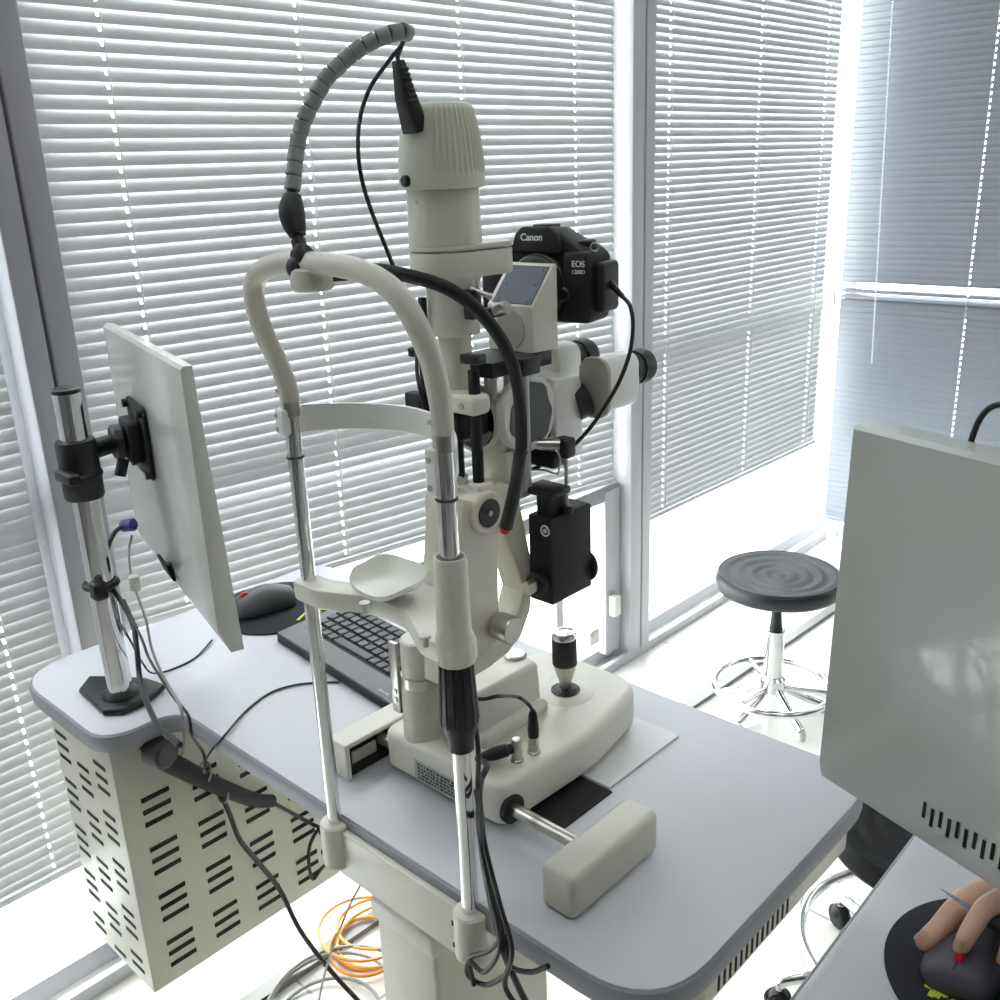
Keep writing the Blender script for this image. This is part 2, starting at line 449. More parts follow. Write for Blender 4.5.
tag(o, 'beige slotted metal computer cabinet hung under the left end of the grey table', 'cabinet')

# ================================================================== CHIN REST
t = thing('chin_rest', 'cream chin rest frame with chrome rods standing on the table front edge', 'chin rest', (-.696, .55, ZT-.06))
XL, XR, YR = -.809, -.589, .548
YR2 = .543
G().cyl((XL, YR, .70), (XL, YR, 1.236), .0078).build('rod', 'chrome', t)
G().cyl((XR, YR, .70), (XR, YR, 1.236), .0088).build('rod', 'chrome', t)
for x in (XL, XR): G().cyl((x, YR, 1.224), (x, YR, 1.242), .0092).build('threaded_collar', 'steel', t)
for x, z in ((XL, 1.181), (XR, 1.181)): G().torus((x, YR, z), (0, 0, 1), .0090 if x == XR else .0080, .0014).build('rubber_ring', 'black', t)
# clamps at the foot
for x in (XL, XR):
    g = G().cyl((x, YR, .688), (x, YR, .744), .0180, ch=.002)
    cl = g.build('rod_clamp', 'cream2', t)
    for z in (.702, .729): G().cyl((x-.012, YR-.0125, z), (x-.0135, YR-.0145, z), .0026, n=12).build('clamp_screw', 'black', cl)
G().box(XL, XR, YR-.004, YR+.011, .676, .738, bev=.002).build('mounting_bracket', 'cream2', t)
# arch (leans a few centimetres towards the patient)
ar = [((285, 412), .548), ((284, 388), .548), ((277, 360), .542), ((265, 335), .530), ((256, 308), .522), ((254, 286), .52), ((262, 271), .52), ((283, 263), .52),
      ((310, 263), .52), ((340, 266), .52), ((366, 273), .52), ((388, 286), .52), ((405, 305), .522), ((420, 332), .527), ((431, 360), .536), ((437, 385), .544), ((440, 410), .548), ((441, 436), .548)]
pts = [W(p, y=y) for p, y in ar]
pts[0] = V((XL, YR, 1.239)); pts[1].x = XL; pts[-1] = V((XR, YR, 1.239)); pts[-2].x = XR
G().tube(pts, .0098, n=20, k=6).build('arch', 'cream2', t)
c = W((300, 277), y=.53)
G().cyl(c+V((-.006, -.012, 0)), c+V((.004, .03, 0)), .0155, ch=.002).build('arch_socket', 'cream2', t) if False else None
c = W((315, 276), y=.528)
g = G().cyl(c+V((0, -.004, -.012)), c+V((0, -.004, .008)), .0185, ch=.002).build('arch_socket', 'cream2', t)
for x in (XL, XR): G().cyl((x-.005, YR-.0075, 1.250), (x-.006, YR-.0105, 1.250), .0022, n=12).build('set_screw', 'steel', t)
# forehead band
top = []; bot = []; N = 28; outer = []; inner = []
zb = W((300, 424), y=YR).z
for i in range(N+1):
    s = i/N; x = XL+(XR-XL)*s; y = YR+.010+.062*(math.sin(PI*s))**.8; dz = .004*math.sin(PI*s)
    outer.append((x, y, dz)); 
R = []
for i, (x, y, dz) in enumerate(outer):
    s = i/N
    tx = (outer[min(i+1, N)][0]-outer[max(i-1, 0)][0]); ty = (outer[min(i+1, N)][1]-outer[max(i-1, 0)][1]); L_ = math.hypot(tx, ty); nx, ny = ty/L_, -tx/L_
    h = .0135-.001*math.sin(PI*s); th = .0022
    z = zb-.0095*s+dz+.002
    R.append([V((x+nx*th, y+ny*th, z-h)), V((x+nx*th, y+ny*th, z+h)), V((x-nx*th, y-ny*th, z+h)), V((x-nx*th, y-ny*th, z-h))])
G().rings(R).build('forehead_band', 'white', t, ang=50)
zl, zr = zb+.002, W((437, 470), y=YR).z
bk = G().box(XL-.0115, XL+.0055, YR-.0125, YR+.015, zl-.0145, zl+.0135, bev=.004).build('band_clip', 'white', t)
g = G()
for z in (zl-.008, zl+.006): g.cyl((XL-.007, YR-.0115, z), (XL-.007, YR-.0132, z), .0025, n=12)
g.build('clip_screw', 'steel', bk)
bk = G().box(XR-.0135, XR+.002, YR-.0115, YR+.013, zr-.022, zr+.022, bev=.003).build('band_clip', 'white', t)
g = G()
for z in (zr-.013, zr+.012): g.cyl((XR-.007, YR-.0110, z), (XR-.007, YR-.0128, z), .0028, n=12)
g.build('clip_screw', 'steel', bk)
# chin platform
zl1 = W((312, 578), y=YR).z; zp = .998+.030
G().cyl((XL, YR, zl1-.027), (XL, YR, zl1), .0165, ch=.003).build('left_lug', 'cream', t) if False else None
zr0, zr1 = 1.0245, 1.045
zpl = 1.047
pl = rpoly([(XL-.0150, YR-.0150), (XL+.03, YR-.0150), (-.722, .560), (-.67, .560), (-.62, YR-.0165), (XR+.0175, YR-.0175), (XR+.0175, YR+.0175), (-.61, YR+.024), (-.67, .618), (-.722, .618), (XL+.03, YR+.0150), (XL-.0150, YR+.0150)],
           [.016, .04, .05, .05, .04, .018, .018, .04, .05, .05, .04, .016])
G().prism([(x, y, zpl-.021) for x, y in pl], (0, 0, .021), bev=.003).build('chin_platform', 'cream', t)
# chin cup
cx, cy, cz = -.714, .580, 1.0500
g = G(); bm = g.bm; NR, NA = 12, 64
def cup(r, a):
    c_, s_ = math.cos(a), math.sin(a)
    ex = .72; X_ = math.copysign(abs(c_)**ex, c_); Y_ = math.copysign(abs(s_)**ex, s_)
    z = r**2.2*(.015*abs(X_)**2.5+(.021*Y_*Y_ if Y_ > 0 else .001*Y_*Y_))
    return V((cx+.045*r*X_, cy+.031*r*Y_, cz+z))
c0 = bm.verts.new(V((cx, cy, cz))); prev = None
for k in range(1, NR+1):
    ring_ = [bm.verts.new(cup(k/NR, 2*PI*i_/NA)) for i_ in range(NA)]
    for i_ in range(NA):
        n_ = (i_+1) % NA
        if prev is None: bm.faces.new((c0, ring_[i_], ring_[n_]))
        else: bm.faces.new((prev[i_], ring_[i_], ring_[n_], prev[n_]))
    prev = ring_
bmesh.ops.recalc_face_normals(bm, faces=bm.faces[:])
bmesh.ops.solidify(bm, geom=bm.faces[:], thickness=-.0045)
bmesh.ops.recalc_face_normals(bm, faces=bm.faces[:])
g.build('chin_cup', 'cup', t, ang=50)
for p in ((365, 607), (425, 640)):
    q = W(p, z=zpl+.004); G().cyl((q.x, q.y, zpl-.002), (q.x, q.y, zpl+.006), .0032).cyl((q.x, q.y, zpl+.006), (q.x, q.y, zpl+.009), .0055, n=20).build('paper_pin', 'cream2', t)
# height sleeve and ribbed knob
G().lathe((XR, YR, zr0), (0, 0, 1), [(.0178, 0), (.0178, .026), (.0158, .030), (.0152, .098), (.0145, .103), (.0125, .103), (.0125, .095)], n=40).build('height_sleeve', 'cream2', t)
G().cyl((XR, YR, 1.10), (XR, YR, 1.1185), .0118).build('sleeve_bushing', 'black', t)
def rib(a, h): return 1+.035*(1 if (int(a/(2*PI)*56) % 4) else -1)
zk = 1.0245
G().lathe((XR, YR, zk), (0, 0, -1), [(.0150, 0), (.0158, .004), (.0184, .058), (.0174, .064)], n=112, mod=rib).lathe((XR, YR, zk-.062), (0, 0, -1), [(.0174, 0), (.0168, .006), (.0130, .020), (.0126, .030)], n=48).build('height_knob', 'black', t)
# gooseneck fixation light
gp = [W((316, 276), y=.54), W((345, 274), y=.55), W((372, 270), y=.553), W((400, 274), y=.56), W((440, 285), y=.58), W((470, 303), y=.60), W((496, 332), y=.625), W((511, 360), y=.645), W((518, 388), y=.66), W((521, 420), y=.67), W((521, 452), y=.675), W((517, 480), y=.68), W((511, 507), y=.68), W((506, 527), y=.68)]
gn = G().tube(gp, .0060, n=16).build('gooseneck', 'blackm', t)
G().tube(gp[-4:], .0070, n=16).build('gooseneck_head', 'black', gn)
G().cyl(gp[-1], gp[-1]+(gp[-1]-gp[-2]).normalized()*.006, .0058, .005).build('fixation_tip', 'red', gn, label='red tip')

# ================================================================== SLIT LAMP
X0 = -.735
t = thing('slit_lamp', 'cream slit lamp microscope on its sliding base behind the chin rest', 'slit lamp', (X0, .79, ZT))
# base block
ZB0, ZB1 = .7585, .812
o_ = rpoly([(-.832, .645), (-.634, .645), (-.628, .80), (-.652, .935), (-.815, .935), (-.836, .80)], [.018, .018, .25, .05, .05, .25])
base = G().prism([(x, y, ZB0) for x, y in o_], (0, 0, ZB1-ZB0), bev=.010, seg=5).build('sliding_base', 'cream', t)
o_ = rpoly([(-.815, .665), (-.655, .665), (-.67, .90), (-.81, .90)], .02)
G().prism([(x, y, ZT+.0035) for x, y in o_], (0, 0, .006)).build('base_underside', 'black', base)
# joystick dish
jb = V((-.713, .851, ZB1))
g = G().lathe(jb+V((0, 0, -.004)), (0, 0, 1), [(.036, 0), (.036, .004), (.030, .0060), (.019, .0068)], n=48)
g.build('joystick_plate', 'cream', base)
G().lathe(jb+V((0, 0, .0045)), (0, 0, 1), [(.0185, 0), (.0185, -.001), (.0165, .0), (.010, .004), (.0, .004)], n=40).build('joystick_boot', 'black', base)
js = G().lathe(jb+V((0, 0, .004)), (-.01, .0, 1), [(.008, 0), (.008, .013), (.010, .018), (.0145, .034), (.0145, .037)], n=40).build('joystick', 'steel', t)
G().lathe(jb+V((-.0004, 0, .041)), (-.01, 0, 1), [(.0155, 0), (.0158, .002), (.0158, .034), (.0152, .036)], n=40).build('joystick_grip', 'rubber', js)
G().lathe(jb+V((-.0008, 0, .077)), (-.01, 0, 1), [(.0152, 0), (.0155, .005), (.0135, .009), (.0075, .010), (.0070, .009), (.0, .009)], n=40).build('joystick_cap', 'chrome', js)
# label on the front face of the base
q0, q1 = W((420, 771), y=.6446), W((469, 800), y=.6446)
lx0, lx1 = -.775, -.700; lz0, lz1 = .767, .792
lb = G().box(lx0, lx1, .6440, .6452, lz0, lz1).build('rating_label', 'label', base)
g = G(); random.seed(9)
for r in range(5):
    x = lx0+.006
    while x < lx1-.008:
        w_ = random.uniform(.002, .006); z = lz1-.004-r*.0045
        g.box(x, x+w_, .6435, .6441, z-.0013, z+.0012); x += w_+random.uniform(.0012, .003)
g.build('label_print', 'dink', lb)
# axle and black recess
G().cyl((-.60, .660, .781), (-.52, .660, .781), .0075, n=24).build('axle', 'steel', t)
G().cyl((-.87, .660, .781), (-.82, .660, .781), .0075, n=24).build('axle', 'steel', t)
G().cyl((-.636, .660, .781), (-.6295, .660, .781), .0165, n=36).build('axle_recess', 'blackm', base)
G().cyl((-.63, .660, .781), (-.59, .660, .781), .0075, n=24).build('axle_stub', 'steel', base)
# connectors on the base
def conn(p, h, r=.0062):
    q = W(p, z=ZB1); c = V((q.x, q.y, ZB1-.001))
    g = G().lathe(c, (0, 0, 1), [(r*1.25, 0), (r*1.25, .003), (r, .004), (r, h*.55), (r*.92, h*.57), (r*.92, h), (r*.7, h+.001)], n=24)
    return c, g.build('connector', 'steel', t)
c1, k1 = conn((517, 760), .028); c2, k2 = conn((534, 752), .022)
G().lathe(c2+V((0, 0, .022)), (0, 0, 1), [(.0062, 0), (.0066, .010), (.0048, .030), (.003, .034)], n=20).build('plug_boot', 'cable', k2)
dv = V((-.55, -.8, -.16)).normalized()
G().lathe(c1+V((0, 0, .018))+dv*.004, dv, [(.0058, 0), (.0062, .006), (.0074, .007), (.0078, .022), (.0048, .040), (.0035, .044)], n=20).build('plug_boot', 'cable', k1)
# turret box
g = G(); g.box(-.790, -.700, .688, .806, ZB1-.004, .828, bev=.008, seg=4); 
g.build('turret_flange', 'cream', t)
tb = G().hexa([(-.784, .692, .822), (-.711, .692, .822), (-.711, .804, .822), (-.784, .804, .822)], [(-.782, .694, .876), (-.715, .694, .876), (-.715, .804, .876), (-.782, .804, .876)], bev=.007, seg=4).build('turret_box', 'cream', t)
G().lathe(W((515, 655), z=.877), (0, 0, 1), [(.0145, -.002), (.0145, .0015), (.0125, .003), (0, .003)], n=36).build('lock_screw', 'steel', tb)
# front post at the left of the turret
fc = V((-.785, .672, 0))
G().lathe((fc.x, fc.y, ZB1-.003), (0, 0, 1), [(.0245, 0), (.0245, .028), (.0238, .0285), (.0238, .068), (.0225, .070)], n=44).build('front_post', 'cream2', t)
G().lathe((fc.x, fc.y, ZB1+.064), (0, 0, 1), [(.0228, 0), (.0228, .016)], n=60, mod=lambda a, h: 1+.012*(int(a/(2*PI)*60) % 2)).build('knurled_ring', 'steel', t)
G().lathe((fc.x, fc.y, ZB1+.079), (0, 0, 1), [(.0215, 0), (.0215, .045), (.019, .047)], n=44).build('post_head', 'arm', t)
g = G(); g.box(fc.x-.029, fc.x-.0155, fc.y-.022, fc.y-.017, .840, .932, bev=.001)
sp = g.build('post_strip', 'steel', t)
g = G()
for z in (.857, .868): g.cyl((fc.x-.022, fc.y-.022, z), (fc.x-.022, fc.y-.0235, z), .0035, n=14)
g.build('strip_screw', 'steel', sp)

# microscope arm: one C-shaped casting seen from the side
def yz(pts, x): return [W(p, x=x) for p in pts]
xa = -.705
arm = [(490, 486), (500, 482), (517, 486), (521, 505), (526, 530), (531, 555), (533, 585), (531, 610), (523, 633), (509, 653), (490, 668), (470, 680), (446, 688),
       (446, 656), (470, 652), (492, 644), (508, 630), (519, 612), (524, 592), (518, 570), (510, 550), (503, 530), (496, 505)]
G().prism(yz(arm, xa), (-.036, 0, 0), bev=.003).build('microscope_arm', 'arm', t)
# illumination arm and boss
xi = -.690
ia = [(464, 500), (494, 505), (497, 520), (498, 548), (499, 600), (501, 632), (490, 650), (468, 662), (450, 668), (450, 640), (462, 620), (461, 540)]
G().prism(yz(ia, xi), (-.026, 0, 0), bev=.002).build('illumination_arm', 'arm', t)
ib = [(446, 515), (475, 510), (475, 620), (475, 655), (448, 668), (441, 640), (443, 560)]
G().prism(yz(ib, -.722), (-.032, 0, 0), bev=.003).build('illumination_arm', 'arm', t)
bc = W((489, 513), x=-.683)
G().cyl(bc, bc+V((-.076, 0, 0)), .0235, ch=.002, n=40).build('pivot_boss', 'arm', t)
pb_ = G().cyl(bc+V((-.001, 0, 0)), bc+V((.0015, 0, 0)), .0155, n=36).build('pivot_cap', 'black', t)
G().cyl(bc+V((.001, 0, 0)), bc+V((.003, 0, 0)), .003, n=14).build('pivot_screw', 'steel', pb_)
# clamping knob
kc = W((498, 625), x=-.688)
G().lathe(kc, (1, 0, 0), [(.013, 0), (.0155, .001), (.0155, .022), (.0145, .024), (0, .024)], n=72, mod=lambda a, h: 1+.015*(int(a/(2*PI)*72) % 2)).build('arm_knob', 'steel', t)
# posts carrying the lamp tower
def rod(p0, p1, y, r, m, name='support_rod'):
    a, b = W(p0, y=y), W(p1, y=y); return G().cyl(a, V((a.x, a.y, b.z)), r, n=20).build(name, m, t)
yt = .708
r1 = V((W((476, 500), y=.690).x, .690, 0))
G().cyl((-.701, .700, 1.10), (-.701, .700, 1.255), .0062, n=20).build('support_rod', 'blackm', t)
G().box(-.711, -.689, .689, .712, 1.085, 1.136, bev=.004).build('rod_socket', 'arm', t)
G().cyl((-.701, .700, 1.256), (-.701, .700, 1.262), .0035, n=14).box(-.713, -.689, .692, .708, 1.262, 1.272, bev=.002).build('rod_head', 'black', t)
G().cyl((-.732, .702, 1.10), (-.732, .702, 1.20), .0062, n=20).build('support_rod', 'blackm', t)
G().hexa([(-.740, .692, 1.09), (-.724, .692, 1.09), (-.724, .712, 1.09), (-.740, .712, 1.09)], [(-.738, .694, 1.138), (-.726, .694, 1.138), (-.726, .710, 1.138), (-.738, .710, 1.138)], bev=.002).build('rod_socket', 'arm', t)
# clamp ring
G().box(-.738, -.688, .685, .712, 1.210, 1.231, bev=.006, seg=4).build('clamp_ring', 'arm', t)
G().cyl((-.706, .686, 1.220), (-.706, .6835, 1.220), .0035, n=16).build('clamp_screw', 'steel', t)
G().cyl((-.724, .686, 1.220), (-.724, .6845, 1.220), .0018, n=10).build('pin_hole', 'black', t)
# black mechanism behind and under the clamp
g = G().box(-.768, -.722, .694, .742, 1.176, 1.208, bev=.004)
g.cyl((-.782, .703, 1.232), (-.768, .712, 1.178), .006, n=16).cyl((-.776, .700, 1.178), (-.776, .700, 1.262), .005, n=14)
g.box(-.79, -.755, .69, .72, 1.262, 1.272, bev=.002).box(-.80, -.775, .69, .705, 1.196, 1.222, bev=.002)
g.build('slit_mechanism', 'blackm', t)
G().cyl((-.742, .700, 1.160), (-.738, .688, 1.122), .007, .009, n=20).build('centring_screw', 'black', t)
G().tube([(-.728, .684, 1.165), (-.724, .682, 1.145), (-.716, .682, 1.13)], .004, n=10).build('release_lever', 'steel', t)
# tower (lathe) and lamp cap
TX, TY = -.7405, .708
G().lathe((TX+.001, TY+.005, 0), (0, 0, 1), [(.0175, 1.215), (.0175, 1.2855), (.0195, 1.287), (.0265, 1.288), (.0272, 1.290), (.0272, 1.335), (.0315, 1.348), (.0335, 1.352)], n=56).build('tower_neck', 'cream2', t)
st = rpoly([(TX-.0375, TY-.0375), (TX+.028, TY-.0375), (TX+.055, TY+.030), (TX+.055, TY+.052), (TX-.0375, TY+.040)], [.036, .045, .03, .03, .04], k=10)
st = []
for i in range(48):
    a = 2*PI*i/48
    # hull of a big circle round the tower and a small one behind it
    best = max(((c_, r_, V((math.cos(a), math.sin(a))).dot(c_)+r_) for c_, r_ in ((V((TX, TY)), .0375), (V((TX+.021, TY+.047)), .020))), key=lambda q: q[2])
    st.append((best[0].x+best[1]*math.cos(a), best[0].y+best[1]*math.sin(a)))
G().prism([(x, y, 1.347) for x, y in st], (0, 0, .0255), bev=.002).build('yoke_plate', 'cream2', t)
G().prism([(x, y, 1.3735) for x, y in st], (0, 0, .006), bev=.0015).build('yoke_cover', 'cream2', t)
lt = G().lathe((TX, TY, 0), (0, 0, 1), [(.0360, 1.379), (.0372, 1.3795), (.0362, 1.432), (.0350, 1.434)], n=56).build('lamp_tube', 'cream2', t)
q = W((415, 202), y=TY-.034); G().cyl((TX, TY-.0355, 1.421), (TX, TY-.0370, 1.421), .0022, n=12).build('tube_screw', 'steel', lt)
def capmod(a, h):
    if h < 1.4485 or h > 1.506: return 1
    if not (-.95 < ((a+PI) % (2*PI))-PI < 2.2): return 1
    return 1+.045*(min(1, max(0, abs(((a*44/(2*PI)) % 1)-.5)*3.2-.3))-.8)
G().lathe((TX, TY, 0), (0, 0, 1), [(.0395, 1.4325), (.0430, 1.433), (.0432, 1.440), (.0428, 1.4465), (.0428, 1.449), (.0424, 1.456), (.0412, 1.470), (.0392, 1.484), (.0366, 1.496), (.0348, 1.504), (.0325, 1.5090), (.028, 1.511), (0, 1.5115)], n=360, mod=capmod).build('lamp_cap', 'green', t, ang=60)
q = W((407, 182), y=TY-.036)
G().cyl((TX-.004, TY-.0415, 1.441), (TX-.005, TY-.0475, 1.441), .0055, ch=.001).build('cap_knob', 'black', t)
# window slit on the neck and centring knob
G().box(-.7560, -.7490, .6790, .6855, 1.296, 1.328, bev=.001).build('filter_slot', 'black', t)
g = G().box(-.712, -.698, .700, .714, 1.306, 1.336, bev=.002).build('filter_housing', 'black', t)
G().cyl((-.705, .706, 1.336), (-.688, .712, 1.330), .0028, n=12).sph((-.686, .7125, 1.329), .0036).build('filter_lever', 'steel', t)
ka_, kb_, kc2 = W((484, 314), y=.742), W((496, 311), y=.742), W((507, 307), y=.742)
kn = G().cyl(ka_, kb_, .006, n=24).build('aperture_knob', 'black', t)
G().cyl(kb_, kc2, .0072, n=24, ch=.0008).build('knob_ring', 'steel', kn)

# ---- beam splitter (slanted top with dark plate)
px0, px1 = -.768, -.700; pyf, pyb = .792, .835
pr = [(px1, pyf, 1.258), (px1, pyf, 1.307), (px1, pyb-.006, 1.349), (px1, pyb, 1.349), (px1, pyb, 1.256)]
bsp = G().prism(pr, (px0-px1, 0, 0), bev=.003).build('beam_splitter', 'cream', t)
A_, B_ = V((0, pyf, 1.307)), V((0, pyb-.006, 1.349)); dn = (B_-A_).normalized(); nn = V((0, -dn.z, dn.y))
def onp(x, s, h): 
    q = A_+(B_-A_)*s+nn*h; return V((x, q.y, q.z))
G().hexa([onp(px0+.008, .06, -.001), onp(px1-.004, .06, -.001), onp(px1-.004, .93, -.001), onp(px0+.008, .93, -.001)], [onp(px0+.008, .06, .0012), onp(px1-.004, .06, .0012), onp(px1-.004, .93, .0012), onp(px0+.008, .93, .0012)]).build('name_plate', 'plate', bsp)
for x in (px0+.014, px1-.011):
    for s in (.14, .5, .86): q = onp(x, s, .001); G().cyl(q, q+nn*.0012, .0015, n=10).build('plate_screw', 'grey', bsp)
G().cyl((-.733, pyf+.001, 1.282), (-.733, pyf-.0012, 1.282), .021, n=44).build('round_inset', 'disc', bsp)
# black mounting plates under it
G().box(-.772, -.704, .730, .828, 1.240, 1.257, bev=.002).build('splitter_plate', 'black', t)
G().box(-.716, -.690, .762, .792, 1.238, 1.258, bev=.002).build('hanger_bracket', 'black', t)
g = G()
for x, y in ((-.715, .742), (-.728, .748), (-.715, .765)): g.cyl((x, y, 1.215), (x, y, 1.241), .0045, n=18)
g.build('mount_pillar', 'steel', t)
# microscope body
mb = G().box(-.790, -.712, .748, .822, 1.150, 1.216, bev=.010, seg=4).build('microscope_body', 'cream', t)
G().hexa([(-.745, .755, 1.095), (-.706, .755, 1.095), (-.706, .79, 1.095), (-.745, .79, 1.095)], [(-.755, .752, 1.153), (-.708, .752, 1.153), (-.708, .795, 1.153), (-.755, .795, 1.153)], bev=.003).build('body_stem', 'cream2', t)
G().lathe((-.750, .752, 1.188), (0, -1, 0), [(.0385, 0), (.0385, .008), (.0345, .010), (.0335, .003), (.0, .003)], n=48).build('objective_ring', 'cream2', mb)
G().cyl((-.750, .7505, 1.188), (-.750, .7435, 1.188), .0325, n=44).build('objective_lens', 'lens', mb)
dr = W((527, 418), x=-.690); dr = V((-.712, .787, 1.192))
dm = G().lathe(dr, (1, 0, 0), [(.043, -.004), (.0445, .0), (.0445, .006), (.042, .010), (.032, .011), (0, .011)], n=56).build('magnification_drum', 'white', t)
G().lathe(dr+V((.0108, 0, 0)), (1, 0, 0), [(.034, 0), (.034, .0012), (0, .0013)], n=56, mod=lambda a, h: 1+.07*math.sin(3*a)+.04*math.sin(7*a+1)).build('worn_patch', 'grey', dm)
G().lathe((-.712, .822, 1.186), (1, 0, 0), [(.030, -.02), (.030, .004), (0, .004)], n=44).build('drum_backing', 'blackm', t)
# binocular head
hd = [(-.690, .846, 1.150), (-.690, .846, 1.212), (-.690, .852, 1.222), (-.690, .892, 1.222), (-.690, .905, 1.200), (-.690, .905, 1.140)]
G().prism([(-.700, .826, 1.158), (-.700, .826, 1.214), (-.700, .832, 1.221), (-.700, .868, 1.221), (-.700, .876, 1.213), (-.700, .876, 1.128), (-.700, .848, 1.130)], (-.090, 0, 0), bev=.004, seg=3).build('binocular_head', 'white', t)
def eyepiece(x, y0, zc, plate, ln):
    o_ = rpoly([(x-.022, zc-.036), (x+.017, zc-.036), (x+.017, zc+.029), (x-.022, zc+.029)], .019)
    e = G().prism([(a, y0+.006, b_) for a, b_ in o_], (0, ln, 0), bev=.004).build('ocular_tube', 'white', t)
    o2 = rpoly([(x-.024, zc-.041), (x+.019, zc-.041), (x+.019, zc+.031), (x-.024, zc+.031)], .021)
    G().prism([(a, y0, b_) for a, b_ in o2], (0, .006, 0), bev=.001).build('tube_end_plate', 'disc' if plate else 'cream', e)
    ep = G().lathe((x-.002, y0+ln+.004, zc+.006), (0, 1, 0), [(.0195, 0), (.0195, .010), (.0180, .011), (.0180, .014), (.0205, .015), (.0215, .030), (.0195, .036), (.012, .037), (.011, .031), (0, .031)], n=40).build('eyepiece', 'rubber', e)
    return e
eyepiece(-.688, .884, 1.209, True, .060)
eyepiece(-.752, .872, 1.220, False, .042)
G().cyl((-.712, .872, 1.185), (-.706, .886, 1.190), .022, n=32).build('tube_pivot', 'black', t)
# hanger rod, lever and background-light box
hx, hy = -.700, .776
G().cyl((hx, hy, 1.105), (hx, hy, 1.240), .0048, n=20).cyl((hx-.006, hy+.006, 1.105), (hx-.006, hy+.006, 1.240), .0035, n=16).build('hanger_rod', 'steel', t)
lx = W((556, 436), y=.80)
G().lathe((-.672, .800, 1.158), (-.75, -.62, .05), [(.0075, 0), (.0060, .022), (.0052, .026), (0, .026)], n=24).build('filter_lever', 'steel', t)
G().box(-.680, -.660, .797, .815, 1.143, 1.166, bev=.004).build('lever_block', 'black', t)
G().box(-.735, -.680, .797, .822, 1.128, 1.15, bev=.004).build('lever_base', 'black', t)
G().tube([W((530, 470), y=.79), W((545, 470), y=.79), W((558, 474), y=.79), W((560, 458), y=.79), W((556, 450), y=.79)], .0012, n=8, k=2).build('wire_bracket', 'steel', t)
b_near = W((551, 520), x=-.665); bx1 = -.665; by0 = b_near.y; bz1 = b_near.z
bz0 = W((553, 606), x=bx1).z; by1 = W((592, 555), x=bx1).y; bx0 = W((529, 560), y=by0).x
lbx = G().box(bx0, bx1, by0, by1, bz0, bz1, bev=.0025).build('background_light_box', 'blackm', t, label='black light box')
G().box(bx0+.006, bx1-.006, by0+.008, by0+.036, bz1-.002, bz1+.028, bev=.002).build('box_neck', 'black', lbx)
nb = V(((bx0+bx1)/2, by0+.02, bz1+.024))
G().hexa([(bx0-.004, by0-.002, nb.z), (bx1+.004, by0-.002, nb.z), (bx1+.004, by0+.032, nb.z), (bx0-.004, by0+.032, nb.z)], [(bx0-.004, by0-.002, nb.z+.009), (bx1+.004, by0-.002, nb.z+.007), (bx1+.004, by0+.032, nb.z+.009), (bx0-.004, by0+.032, nb.z+.009)], bev=.003).build('box_flange', 'black', lbx)
q = W((545, 531), y=by0-.0005)
G().torus((q.x, by0-.0004, q.z), (0, 1, 0), .0058, .0011, m=8).cyl((q.x, by0+.0005, q.z), (q.x, by0-.001, q.z), .0026, n=16).build('emblem', 'ink', lbx)
q = W((541, 582), y=by0)
G().cyl((q.x, by0, q.z), (q.x, by0-.012, q.z), .014, ch=.002).build('box_knob', 'black', lbx)
G().cyl((q.x, by0-.011, q.z), (q.x, by0-.026, q.z), .0078, ch=.001).build('knob_pin', 'steel', lbx)
q = W((592, 568), x=bx1)
G().cyl((bx1-.016, by1-.001, q.z), (bx1-.016, by1+.006, q.z), .022, ch=.002).build('box_lens', 'black', lbx)
q0, q1 = W((566, 452), y=by0+.03), W((566, 502), y=by0+.03)
G().cyl((q0.x, q0.y, q0.z), (q0.x, q0.y, bz1+.002), .0022, n=12).cyl((q0.x, q0.y, bz1-.001), (q0.x, q0.y, bz1+.008), .007, n=20, mi=1).build('spring_rod', ['steel', 'black'], lbx)

# ================================================================== DSLR on the beam splitter
cyf = .850; C0 = V((-.748, cyf, 1.328))
t = thing('dslr_camera', 'black digital reflex camera mounted behind the beam splitter', 'camera', (C0.x, cyf+.03, 1.285))
bd = rpoly([(-.064, -.048), (.064, -.048), (.066, .026), (.050, .038), (.030, .040), (-.030, .040), (-.060, .034), (-.066, .026)], .012)
G().prism([(C0.x+a, cyf+.006, C0.z+b_) for a, b_ in bd], (0, .050, 0), bev=.007, seg=4).build('camera_body', 'blackm', t)
hp = [(-.034, .030), (.034, .030), (.027, .052), (.018, .059), (-.018, .059), (-.027, .052)]
G().hexa([(C0.x+a, cyf-.004, C0.z+b_) for a, b_ in hp], [(C0.x+a*.85, cyf+.052, C0.z+(b_ if b_ > .04 else b_)-.004) for a, b_ in hp], bev=.004, seg=3).build('prism_hump', 'blackm', t)
G().box(C0.x+.034, C0.x+.0675, cyf-.004, cyf+.02, C0.z-.046, C0.z+.032, bev=.006, seg=4).build('badge_shoulder', 'blackm', t)
G().box(C0.x-.068, C0.x-.038, cyf-.018, cyf+.02, C0.z-.047, C0.z+.030, bev=.010, seg=4).build('grip', 'rubber', t)
G().lathe((C0.x, cyf+.008, C0.z-.006), (0, -1, 0), [(.037, 0), (.037, .006), (.0345, .008), (.0335, .012), (.030, .014), (.028, .018), (0, .018)], n=52).build('lens_mount', 'black', t)
G().torus((C0.x, cyf-.0005, C0.z-.006), (0, 1, 0), .0345, .0007, m=6).build('mount_ring', 'steel', t)
G().cyl((C0.x+.036, cyf+.006, C0.z-.014), (C0.x+.036, cyf-.006, C0.z-.014), .0085, ch=.003).build('lens_release_button', 'black', t)
G().lathe((C0.x+.044, cyf+.03, C0.z+.034), (0, 0, 1), [(.0135, 0), (.0135, .007), (.012, .0085), (0, .0085)], n=40).build('mode_dial', 'rubber', t)
